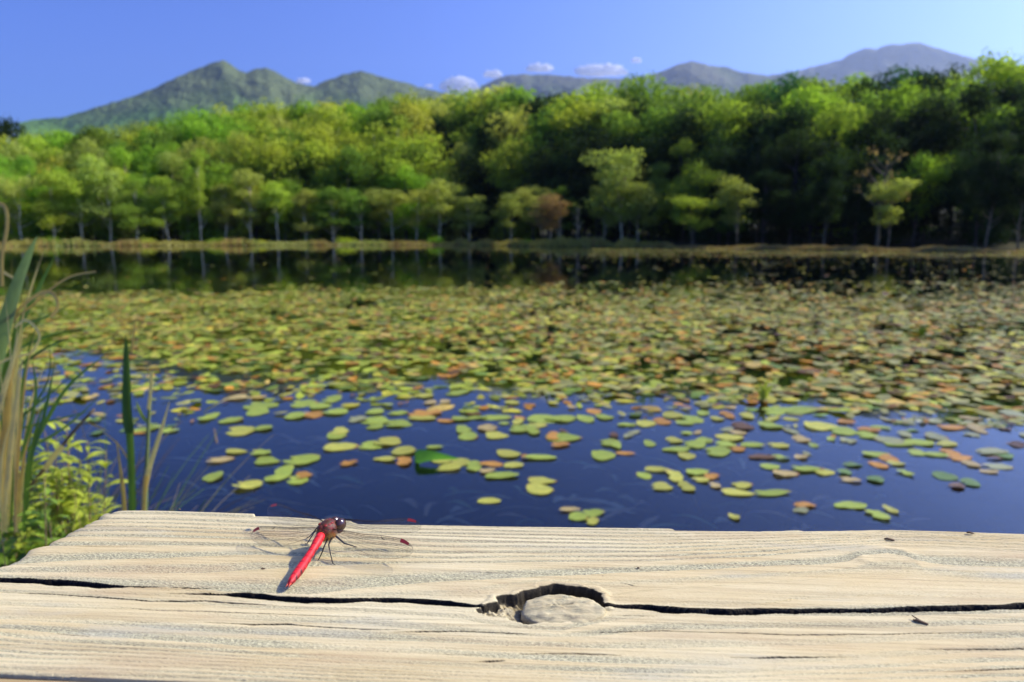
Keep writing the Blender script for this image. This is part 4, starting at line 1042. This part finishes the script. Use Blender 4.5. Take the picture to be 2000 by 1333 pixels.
def ell(c, ax, ra, rb, rc, col, seg=22, rings=14, mott=None, bump=0.):
    """ellipsoid: ra along ax, rb sideways, rc up"""
    ax = Vector(ax).normalized(); sd = ax.cross(Vector((0, 0, 1))).normalized(); up = sd.cross(ax).normalized(); b0 = len(V)
    for r_ in range(rings + 1):
        phi = math.pi * r_ / rings
        for k in range(seg):
            th = 2 * math.pi * k / seg
            n = Vector((math.cos(phi), math.sin(phi) * math.cos(th), math.sin(phi) * math.sin(th)))
            f = 1 + bump * mnoise.noise(n * 3.7 + Vector(c) * 900)
            V.append(Vector(c) + (ax * n.x * ra + sd * n.y * rb + up * n.z * rc) * f)
            cc_ = col
            if mott: cc_ = mott(n)
            C.append(cc_)
    for r_ in range(rings):
        for k in range(seg):
            k2 = (k + 1) % seg; Fc.append((b0 + r_ * seg + k, b0 + r_ * seg + k2, b0 + (r_ + 1) * seg + k2, b0 + (r_ + 1) * seg + k))
HD = dp(657.5, 1027, 9.0); TH = dp(640, 1036, 8.2)
axd = (HD - A0); axd.z *= .5
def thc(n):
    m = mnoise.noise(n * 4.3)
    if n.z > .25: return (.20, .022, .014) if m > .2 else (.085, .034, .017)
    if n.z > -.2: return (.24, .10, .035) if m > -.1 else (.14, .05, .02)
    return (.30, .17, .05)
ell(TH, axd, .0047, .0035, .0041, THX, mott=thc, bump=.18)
side = axd.cross(Vector((0, 0, 1))).normalized(); fw = axd.normalized()
for a_, s_ in ((-.0022, .0016), (-.0022, -.0016), (.0008, .0017), (.0008, -.0017), (-.0008, .0020), (.0022, -.0014)):
    ell(TH + fw * a_ + side * s_ + Vector((0, 0, .0031)), axd, .0009, .0006, .0004, (.26, .02, .015), 10, 6)
ell(TH + fw * -.0030 + Vector((0, 0, .0024)), axd, .0012, .0013, .0008, (.16, .03, .02), 12, 8)
b0 = len(V); tube([TH + fw * .0036 + Vector((0, 0, .0004)), HD - fw * .0008], [.0013, .0010], 10, V, Fc); C += [(.08, .05, .03)] * (len(V) - b0)
ell(HD + fw * .0004 + Vector((0, 0, -.0012)), axd, .0022, .0028, .0020, (.25, .12, .05))
# legs: coxa, knee, foot (px, py, mm above the wood)
LEGS = [[(652, 1044, 6.0), (673, 1062, 3.6), (687, 1065.5, 1.2), (694, 1068.5, .1), (697, 1068.5, .0)],
        [(649, 1048, 6.2), (642, 1064, 5.6), (645, 1080, 3.2), (650, 1101, .3), (655, 1104, .0)],
        [(636, 1050, 6.0), (624, 1060, 5.6), (609, 1078, 3.4), (605, 1091, .8), (598, 1096, .0)],
        [(632, 1036, 5.6), (615, 1038, 5.0), (606, 1052, 2.6), (600, 1062, .3), (595, 1063, .0)],
        [(638, 1028, 5.6), (624, 1026, 5.5), (612, 1040, 2.6), (604, 1049, .3), (599, 1050, .0)],
        [(640, 1052, 6.0), (634, 1066, 5.4), (628, 1082, 2.8), (622, 1094, .3), (618, 1096, .0)]]
for L in LEGS:
    b0 = len(V); pts = [dp(*p) for p in L]
    tube(pts, [.00042, .00030, .00022, .00018, .00010], 7, V, Fc); C += [(.016, .012, .010)] * (len(V) - b0)
dme = mesh_from('dragonfly', [v - TH for v in V], Fc); col_attr(dme, np.array(C))
b = N('dragonfly_body'); at = b.n('ShaderNodeAttribute'); at.attribute_name = 'tint'; g = b.n('ShaderNodeNewGeometry')
n1 = b.tex(1500, 3, .6, g.outputs['Position'])
c = b.mix(1., at.outputs['Color'], b.ramp(n1.outputs['Fac'], [(.3, .66), (.7, 1.15)]), 'MULTIPLY')
dfm = b.done(b.bsdf(c, .5, .35, b.bump(n1.outputs['Fac'], .3, .0002)).outputs[0])
fly = obj('dragonfly', dme, dfm, loc=TH, label='red dragonfly with clear spread wings resting on the weathered plank', cat='dragonfly')
# eyes
V2s = []
for s_ in (1, -1):
    V, Fc, C = [], [], []
    ec = HD + side * s_ * .0015 + fw * .0006 + Vector((0, 0, .0005))
    ell(ec, axd, .0025, .0019, .0026, (.05, .02, .015), 24, 16)
    em = mesh_from('eye', [v - TH for v in V], Fc)
    obj('eye', em, plain('eye_' + ('a' if s_ > 0 else 'b'), (.055, .022, .014), .15, .7, .4, 700), parent=fly, label='dark brown glossy compound eye')
# hairs on the thorax
V, Fc = [], []; rh = random.Random(3)
for k in range(900):
    th = rh.uniform(0, 6.28); x_ = rh.uniform(-1, 1); rr_ = math.sqrt(1 - x_ * x_)
    n = Vector((x_, rr_ * math.cos(th), rr_ * math.sin(th)))
    if n.z > .8: continue
    up = Vector((0, 0, 1)); p = fw * n.x * .0046 + side * n.y * .0034 + up * n.z * .0040
    d = (fw * n.x + side * n.y + up * n.z).normalized() + Vector((rh.uniform(-.4, .4), rh.uniform(-.4, .4), rh.uniform(-.5, .2)))
    L = rh.uniform(.0008, .0018); s_ = d.cross(Vector((.3, .5, .8))).normalized() * .00005; b0 = len(V)
    V += [p - s_, p + s_, p + d.normalized() * L]; Fc.append((b0, b0 + 1, b0 + 2))
obj('hair', mesh_from('hair', V, Fc), leafy('hair_gold', (.42, .24, .06), .4, .6, .2, 300), parent=fly)
# wings: leading edge and trailing edge as (px, py, mm)
b = N('wing_membrane'); tc = b.n('ShaderNodeTexCoord')
vo = b.tex(1150, kind='voronoi', vec=tc.outputs['Object']); vo.feature = 'DISTANCE_TO_EDGE'
ed_ = b.ramp(vo.outputs['Distance'], [(.0, 1.), (.07, 0.)])
gl = b.n('ShaderNodeBsdfGlossy'); gl.inputs['Roughness'].default_value = .22; gl.inputs['Color'].default_value = (.9, .9, .8, 1)
tr = b.n('ShaderNodeBsdfTransparent'); tr.inputs['Color'].default_value = (.95, .94, .89, 1)
fr = b.n('ShaderNodeLayerWeight'); fr.inputs['Blend'].default_value = .5
mx = b.n('ShaderNodeMixShader'); b.l(b.math('ADD', b.math('MULTIPLY', b.math('POWER', fr.outputs['Facing'], 4.), .25), .06), mx.inputs[0]); b.l(tr.outputs[0], mx.inputs[1]); b.l(gl.outputs[0], mx.inputs[2])
df = b.n('ShaderNodeBsdfDiffuse'); df.inputs['Color'].default_value = (.07, .045, .02, 1)
mx2 = b.n('ShaderNodeMixShader'); b.l(b.math('MULTIPLY', ed_, .30), mx2.inputs[0]); b.l(mx.outputs[0], mx2.inputs[1]); b.l(df.outputs[0], mx2.inputs[2])
wingm = b.done(mx2.outputs[0])
veinm = plain('wing_vein', (.035, .020, .012), .5, .4, .2, 500)
spotm = plain('wing_spot', (.20, .016, .018), .45, .4, .2, 500)
WN = [
 ('fore left', [(634,1019,11.0),(608,1007,11.0),(580,998.5,10.6),(560,989.5,10.2),(543,984.5,9.9),(531,986.5,9.6),(524,992,9.2),(521,1001,8.6)],
               [(636,1026,9.8),(615,1029,8.6),(590,1031,7.6),(566,1032,7.0),(548,1029,7.0),(534,1021,7.4),(525,1011,8.0),(521,1001,8.6)], (.60, .73)),
 ('hind left', [(623,1031,10.4),(598,1030,9.6),(564,1031,8.6),(535,1029,7.8),(509,1029,7.0),(496,1035,6.2),(491,1043,5.6),(490,1050,5.0)],
               [(624,1046,7.6),(606,1058,5.2),(582,1065,4.0),(556,1067,3.2),(528,1067,3.2),(508,1063,3.6),(496,1057,4.4),(490,1050,5.0)], (.60, .73)),
 ('fore right', [(653,1012,11.2),(690,1015,11.2),(732,1018,11.2),(765,1014.5,11.2),(797,1013.5,11.0),(813,1018,10.6),(820,1024,10.2),(823,1032,9.6)],
                [(652,1020,9.8),(680,1030,8.8),(715,1037,8.2),(750,1041,8.0),(780,1042,8.2),(805,1040,8.6),(818,1036.5,9.0),(823,1032,9.6)], (.58, .71)),
 ('hind right', [(650,1033,10.6),(680,1038,10.2),(711,1044,9.8),(745,1046.5,9.4),(783,1053,8.8),(799,1061.5,8.2),(805,1069,7.6),(807,1077,7.0)],
                [(645,1043,8.2),(668,1066,6.0),(700,1082,5.0),(735,1091,4.8),(768,1092,5.2),(790,1088,5.8),(802,1083,6.4),(807,1077,7.0)], (.57, .71))]
for nm, LE, TE, st in WN:
    n = 40; m = 12
    le = [Vector(p) for p in smooth_path([dp(*q) - TH for q in LE], n)]; te = [Vector(p) for p in smooth_path([dp(*q) - TH for q in TE], n)]
    n = len(le); V, Fc = [], []
    chord_n = (le[n // 2] - le[0]).cross(te[n // 2] - le[n // 2]).normalized()
    def wp(i, t): 
        p = le[i].lerp(te[i], t); ch = (te[i] - le[i]).length
        return p + chord_n * (.03 * ch * math.sin(t * math.pi * 3) * (1 - t))
    for i in range(n):
        for k in range(m + 1): V.append(wp(i, k / m))
    for i in range(n - 1):
        for k in range(m):
            a = i * (m + 1) + k; Fc.append((a, a + 1, a + m + 2, a + m + 1))
    wg = obj('wing', mesh_from('wing', V, Fc), wingm, parent=fly, label=nm.replace('left', 'left').replace('fore', 'front') + ' wing, clear with dark veins')
    V, Fc = [], []
    e1 = int(n * .98)
    tube(le[:e1], [.00011 * (1 - .5 * i / e1) for i in range(e1)], 5, V, Fc)
    tube(te[:e1], .00003, 4, V, Fc)
    for t, r_ in ((.07, .00008), (.13, .00006)):
        tube([wp(i, t) for i in range(0, int(n * .80))], r_, 4, V, Fc)
    for t0, t1, f0, f1, r_ in ((.2, .3, 0, .8, .00005), (.28, .52, 0, .75, .000045), (.45, .75, 0, .55, .00004), (.3, .42, .15, .9, .00004), (.5, .6, .25, .85, .000035), (.6, .95, .0, .42, .00004)):
        q = [wp(i, t0 + (t1 - t0) * ((i / n - f0) / (f1 - f0))) for i in range(int(f0 * n), int(f1 * n))]
        tube(q, r_, 4, V, Fc)
    for i in range(2, int(n * .78), 2):                 # cross veins of the front cells
        tube([wp(i, 0.), wp(i, .13)], .000035, 4, V, Fc, cap=False)
    nd = int(n * .43); tube([wp(nd, 0), wp(nd, .08), wp(nd + 1, .15)], .00012, 5, V, Fc)
    obj('vein', mesh_from('vein', V, Fc), veinm, parent=wg)
    V, Fc = [], []
    i0, i1 = int(st[0] * n), int(st[1] * n)
    for i in range(i0, i1 + 1):
        for t in (-.02, .15):
            for s_ in (-1, 1): V.append(wp(i, t) + chord_n * .00006 * s_)
    for k in range(i1 - i0):
        a = 4 * k; Fc += [(a, a + 2, a + 6, a + 4), (a + 1, a + 5, a + 7, a + 3), (a, a + 4, a + 5, a + 1), (a + 2, a + 3, a + 7, a + 6)]
    q = 4 * (i1 - i0); Fc += [(0, 1, 3, 2), (q, q + 2, q + 3, q + 1)]
    obj('wing_spot', mesh_from('wing_spot', V, Fc, False), spotm, parent=wg, label='dark red oblong spot near the wing tip')

# ================================================================== BANK PLANTS, LEFT
gm = leafy('reed_leaf', (.13, .24, .045), .35, .45, .25, 12.)
gl_ = leafy('reed_leaf_pale', (.27, .36, .13), .40, .45, .25, 12.)
gd = leafy('reed_leaf_dark', (.085, .17, .035), .25, .40, .25, 12.)
gy = leafy('herb_leaf', (.44, .50, .07), .45, .45, .30, 25.)
dry = leafy('dry_leaf', (.66, .44, .15), .30, .60, .25, 30., spec=.3)
pale = leafy('straw', (.82, .64, .28), .30, .60, .2, 30., spec=.3)
stm = plain('green_stem', (.16, .20, .06), .6, .3, .3, 30.)
brn = plain('brown_stem', (.22, .15, .075), .8, .2, .4, 40.)
def blade(parent, pts, y, w0, mat, name='leaf', tipw=.05, nrm=(0, -1, .2), fold=.35, prof=None, dy=None):
    P = []
    for k, (px, py) in enumerate(pts):
        yy = y if dy is None else y + dy * k / (len(pts) - 1)
        P.append(at_y(px, py, yy))
    P = smooth_path(P, 22); n = len(P)
    wd = [w0 * (prof(i / (n - 1)) if prof else max(tipw, (1 - (i / (n - 1)) ** 2.2)) * min(1, .5 + 3 * i / n)) for i in range(n)]
    V, Fc = ribbon(P, wd, nrm, fold)
    return obj(name, mesh_from(name, [v - Vector(parent.location) for v in V], Fc), mat, parent=parent)
def stalk(parent, pts, y, r, mat, name='stem'):
    P = smooth_path([at_y(px, py, y) for px, py in pts], 14); n = len(P)
    V, Fc = tube(P, [r * (1 - .5 * i / n) for i in range(n)], 7)
    return obj(name, mesh_from(name, [v - Vector(parent.location) for v in V], Fc), mat, parent=parent)
def plant(name, px, y, label, cat, z=0.):
    p = at_y(px, 800, y); return obj(name, None, loc=(p[0], y, z), label=label, cat=cat)
Y = 1.15
r1 = plant('reed', 255, Y, 'upright reed with one broad dark green leaf rising behind the left plank corner', 'reed')
dkp = lambda t: np.interp(t, [0, .55, .56, .75, .9, 1], [.55, .6, 1.05, .75, .4, .06])
def lw(pts): return np.interp
blade(r1, [(262, 1500), (261, 1200), (260, 990), (257, 890), (254, 838)], Y, .014, gm, prof=lambda t: .95)
blade(r1, [(256, 846), (251, 800), (250, 740), (248, 690), (246, 655)], Y - .004, .0175, gd, prof=lambda t: float(np.interp(t, [0, .08, .4, .75, 1], [.85, 1.05, .9, .55, .06])), fold=.6)
blade(r1, [(252, 1200), (243, 985), (236, 920), (228, 862)], Y + .01, .009, dry, name='dry_leaf', tipw=.3)
blade(r1, [(259, 1200), (262, 1000), (262, 930), (240, 880), (210, 850), (180, 832)], Y + .02, .004, dry, name='dry_leaf')
blade(r1, [(246, 846), (250, 830), (243, 812), (232, 806)], Y + .01, .004, dry, name='dry_leaf')
r2 = plant('reed', 290, Y, 'slim reed stalk with a straw-coloured tip and a slanting dry leaf', 'reed')
stalk(r2, [(276, 1500), (279, 1150), (284, 985), (287, 900), (290, 830), (293, 780), (297, 726)], Y, .0042, stm)
blade(r2, [(290, 800), (294, 770), (297, 726)], Y - .006, .0085, pale, name='dry_leaf', prof=lambda t: .7)
blade(r2, [(284, 960), (291, 920), (303, 880), (318, 832), (331, 785)], Y - .003, .010, pale, name='dry_leaf', prof=lambda t: float(np.interp(t, [0, .2, .7, 1], [.6, 1., .7, .1])))
blade(r2, [(280, 1200), (281, 1000), (286, 930)], Y - .008, .010, dry, name='sheath', prof=lambda t: .8)
blade(r2, [(289, 826), (278, 812), (270, 795), (266, 782)], Y, .006, gy)
blade(r2, [(258, 690), (262, 650), (268, 610)], Y + .06, .005, dry, name='dry_leaf')
r3 = plant('reed', 30, 1.0, 'tall reed clump with broad green blades at the left picture edge', 'reed', .2)
blade(r3, [(-40, 900), (-15, 760), (12, 640), (35, 560), (55, 505), (72, 462)], 1.0, .021, gl_, prof=lambda t: float(np.interp(t, [0, .3, .6, .85, 1], [1.1, 1.2, .9, .5, .05])))
blade(r3, [(-30, 900), (0, 780), (40, 640), (78, 560), (110, 494)], 1.03, .014, gm)
blade(r3, [(-40, 800), (20, 640), (60, 600), (100, 565), (140, 540), (188, 531)], 1.02, .0055, dry, name='dry_leaf', prof=lambda t: .8 - .3 * t)
blade(r3, [(-20, 640), (20, 620), (60, 585), (90, 570), (108, 578), (114, 600), (100, 620)], 1.0, .006, dry, name='dry_leaf', prof=lambda t: .9)
blade(r3, [(-20, 720), (20, 700), (60, 690), (78, 660), (70, 640), (50, 625), (30, 640)], .99, .005, pale, name='dry_leaf', prof=lambda t: .8)
blade(r3, [(5, 560), (5, 500), (14, 450), (14, 415), (5, 400), (-6, 400)], 1.0, .007, dry, name='dry_leaf', prof=lambda t: .9)
blade(r3, [(-20, 520), (12, 535), (30, 550), (20, 575)], 1.01, .005, pale, name='dry_leaf')
blade(r3, [(-30, 720), (40, 680), (100, 655), (170, 640)], 1.06, .006, gm)
blade(r3, [(-10, 800), (40, 650), (90, 620), (150, 590)], 1.08, .006, gm)
blade(r3, [(-20, 760), (60, 700), (110, 670), (150, 655)], 1.1, .005, gd)
blade(r3, [(-30, 900), (10, 760), (30, 690), (34, 640)], .97, .010, pale, name='dry_leaf')
blade(r3, [(-10, 1000), (12, 840), (22, 740), (40, 660)], .98, .012, dry, name='dry_leaf')
blade(r3, [(10, 1000), (24, 860), (36, 760), (44, 700)], .96, .008, pale, name='dry_leaf')
for k, (a, c, e, wd) in enumerate([((60, 900), (90, 800), (108, 700), .006), ((40, 900), (70, 780), (62, 690), .006), ((60, 880), (130, 760), (210, 690), .007), ((0, 860), (60, 800), (160, 720), .005), ((30, 840), (110, 820), (190, 800), .004), ((10, 900), (120, 840), (200, 770), .005), ((50, 820), (95, 740), (96, 660), .004)]):
    blade(r3, [a, c, e], .95 + .03 * k, wd, gm if k % 3 else gd)
rk = random.Random(21)
for k in range(40):
    x0 = rk.uniform(-60, 50); lean = rk.uniform(-25, 60); h = rk.uniform(480, 840); y_ = rk.uniform(.92, 1.12)
    blade(r3, [(x0, 1040), (x0 + lean * .2, 1040 - (1040 - h) * .4), (x0 + lean * .55, 1040 - (1040 - h) * .75), (x0 + lean * rk.uniform(.8, 1.5), h)], y_, rk.uniform(.003, .008), (dry, pale, pale, gm)[k % 4], name='dry_leaf' if k % 4 < 3 else 'leaf')
# arching woody stem
r4 = plant('twig', 90, 1.15, 'slanting brown and green twig crossing in front of the blue water', 'twig', .15)
stalk(r4, [(20, 1010), (60, 950), (95, 905), (130, 860), (160, 825), (184, 800)], 1.15, .0038, brn)
blade(r4, [(88, 918), (105, 893), (124, 872)], 1.14, .011, pale, name='sheath', prof=lambda t: .9)
blade(r4, [(170, 825), (195, 835), (215, 845)], 1.15, .003, dry, name='dry_leaf')
# leafy herbs
def herb(px, py_top, y, n_l, spread, seed, label, col):
    r0 = random.Random(seed); base = at_y(px, 1000, y); gz = float(ground_z(base[0], y))
    gz = max(gz, 0.0)
    root = obj('leafy_herb', None, loc=(base[0], y, gz), label=label, cat='plant', group='leafy green herbs on the bank')
    V, Fc, SV, SF = [], [], [], []
    topz = at_y(px, py_top, y)[2] - gz
    for s_ in range(6):
        a = r0.uniform(0, 6.28); top = Vector((math.cos(a) * spread * r0.uniform(.3, 1), math.sin(a) * spread * r0.uniform(.3, 1) * .8, topz * r0.uniform(.72, 1.0)))
        st = Vector((math.cos(a) * .03, math.sin(a) * .03, 0)); mid = st.lerp(top, .5) + Vector((0, 0, .04))
        P = [Vector(p) for p in smooth_path([st, mid, top], 10)]
        tube(P, [.0022 * (1 - .07 * i) for i in range(len(P))], 5, SV, SF)
        for k in range(n_l // 3):
            t = r0.uniform(.25, 1.0); i = min(len(P) - 2, int(t * (len(P) - 1))); p = P[i].lerp(P[i + 1], t * (len(P) - 1) - i)
            aa = r0.uniform(0, 6.28); L = r0.uniform(.024, .050); d = Vector((math.cos(aa), math.sin(aa), r0.uniform(-.1, .7))).normalized()
            q = [p, p + d * L * .35 + Vector((0, 0, .003)), p + d * L * .7, p + d * L + Vector((0, 0, -.006))]
            q = [Vector(v) for v in smooth_path(q, 6)]
            wd = L * r0.uniform(.22, .36)
            ribbon(q, [wd * math.sin(math.pi * min(.97, .08 + .9 * i / (len(q) - 1))) for i in range(len(q))], (r0.uniform(-.4, .4), r0.uniform(-.4, .4), 1), .3, V, Fc)
    obj('foliage', mesh_from('foliage', V, Fc), col, parent=root); obj('stem', mesh_from('stem', SV, SF), brn, parent=root)
gy2 = leafy('herb_leaf_deep', (.20, .31, .04), .4, .45, .30, 25.)
herb(40, 795, 1.15, 150, .10, 1, 'bushy yellow-green herb against the left edge', gy)
herb(95, 812, 1.2, 120, .09, 2, 'yellow-green herb just right of the edge one, shorter', gy)
herb(135, 850, 1.22, 110, .09, 3, 'light green herb over the dark stems left of the plank corner', gy)
herb(178, 905, 1.24, 80, .08, 4, 'low light green herb nearest the reeds', gy)
herb(150, 830, 1.3, 50, .05, 5, 'thin upright sprig with yellow leaves beside the slanting twig', gy)
herb(15, 850, 1.05, 130, .09, 6, 'deep green herb in the bottom left corner', gy2)
herb(75, 950, 1.1, 110, .09, 7, 'low deep green herb by the plank end', gy2)
herb(60, 850, 1.4, 150, .12, 8, 'shaded green herb at the back of the bank', gy2)
# tangle of thin grass and dead stalks over the bank
def tangle():
    r0 = random.Random(8); V, Fc, C = [], [], []
    for k in range(1500):
        px = r0.uniform(-80, 215) if k % 4 else r0.uniform(120, 235); y = r0.uniform(.95, 1.5)
        b_ = at_y(px, 1050, y); z0 = max(0., float(ground_z(b_[0], y))) - .02
        L = r0.uniform(.12, .62); a = r0.uniform(-1.4, 1.4) ; lean = r0.uniform(.1, 1.3); p = Vector((b_[0], y, z0)); pts = [p.copy()]
        d = Vector((math.sin(a) * lean, r0.uniform(-.4, .4), 1)).normalized()
        for i in range(8):
            d = (d + Vector((math.sin(a) * .10, 0, -.14 * lean))).normalized(); p = p + d * L / 8
            pts.append(p.copy())
        wd = r0.uniform(.0015, .0045); b0 = len(V)
        ribbon(pts, [wd * (1 - .09 * i) for i in range(9)], (r0.uniform(-.5, .5), -1, .2), .2, V, Fc)
        c = r0.choice([(.34, .25, .13), (.24, .16, .08), (.10, .19, .03), (.15, .26, .04), (.45, .36, .22), (.12, .08, .05)]); C += [c] * (len(V) - b0)
    me = mesh_from('grass', V, Fc); col_attr(me, np.array(C)); return me
obj('grass', tangle(), leafy('grass_blade', 'tint', .3, .6, .2, 30.), kind='stuff', label='tangle of thin green grass and dead stalks on the bank left of the plank', cat='grass')
# things standing in the pond
r5 = plant('water_plant', 815, 2.75, 'bent bright green blade sticking out of the water beyond the dragonfly', 'leaf')
p0 = on_z(812, 905, 0)
r5.location = (p0[0], p0[1], 0)
Yw = p0[1]
blade(r5, [(811, 894), (838, 891), (866, 893), (896, 897)], Yw, .060, leafy('water_blade', (.16, .42, .04), .45, .4, .2, 10.), prof=lambda t: float(np.interp(t, [0, .08, .5, 1], [.6, 1., .6, .05])), nrm=(0, -.8, .5), fold=.25)
blade(r5, [(816, 918), (815, 905), (813, 893)], Yw, .022, leafy('water_blade_base', (.12, .30, .04), .35, .4, .2, 10.), name='leaf_base', prof=lambda t: .8)
r6 = plant('water_sprig', 1490, 4.3, 'small upright yellow-green sprig standing in the leaf mat right of centre', 'plant')
p0 = on_z(1490, 785, 0); r6.location = (p0[0], p0[1], 0)
for pts in ([(1490, 786), (1489, 765), (1480, 744)], [(1490, 786), (1492, 760), (1500, 742)], [(1490, 780), (1500, 762), (1512, 752)], [(1490, 782), (1484, 768), (1474, 758)]):
    blade(r6, pts, p0[1], .03, gy, nrm=(0, -1, .3))
r7 = plant('dead_reed', 470, 4.2, 'pale dead reed leaf arching over the water left of centre', 'reed')
p0 = on_z(400, 806, 0); r7.location = (p0[0], p0[1], 0)
blade(r7, [(392, 812), (415, 795), (440, 782), (468, 775), (492, 778)], p0[1], .022, pale, name='dry_leaf', prof=lambda t: .8 - .5 * t, nrm=(0, -.5, 1))
for k, (x0, y0, x1, y1) in enumerate([(1348, 955, 1372, 1010), (1465, 975, 1450, 1012), (1120, 1002, 1118, 1030), (424, 868, 418, 838)]):
    a = on_z(x0, y0, -.004); c = on_z(x1, y1, -.12 if k < 3 else .03)
    V, Fc = tube([a, (a + c) / 2, c], [.004, .0035, .003], 6)
    obj('leaf_stalk', mesh_from('leaf_stalk', [v - Vector(a) for v in V], Fc), brn, loc=a, label=['reddish submerged stalk below the leaf cluster beyond the edge notch', 'pinkish submerged stalk beyond the straight plank edge', 'pale submerged stalk under the three-leaf cluster', 'short brown stub poking up left of the dragonfly'][k], cat='stalk', group='stalks in the near water')

# ================================================================== HAZE
V = [(x, y, z) for z in (-2, 2000) for x, y in ((-8600, -400), (8600, -400), (8600, 8300), (-8600, 8300))]
hz = mesh_from('haze', V, [(3, 2, 1, 0), (4, 5, 6, 7), (0, 1, 5, 4), (1, 2, 6, 5), (2, 3, 7, 6), (3, 0, 4, 7)], False)
m = bpy.data.materials.new('haze'); m.use_nodes = True; t_ = m.node_tree; t_.nodes.clear()
oo = t_.nodes.new('ShaderNodeOutputMaterial'); pv = t_.nodes.new('ShaderNodeVolumePrincipled')
pv.inputs['Color'].default_value = (.66, .80, 1, 1); pv.inputs['Density'].default_value = 8.0e-5; pv.inputs['Anisotropy'].default_value = 0.55
t_.links.new(pv.outputs[0], oo.inputs['Volume'])
obj('haze', hz, m, kind='stuff', label='thin blue air haze over the valley', cat='haze')
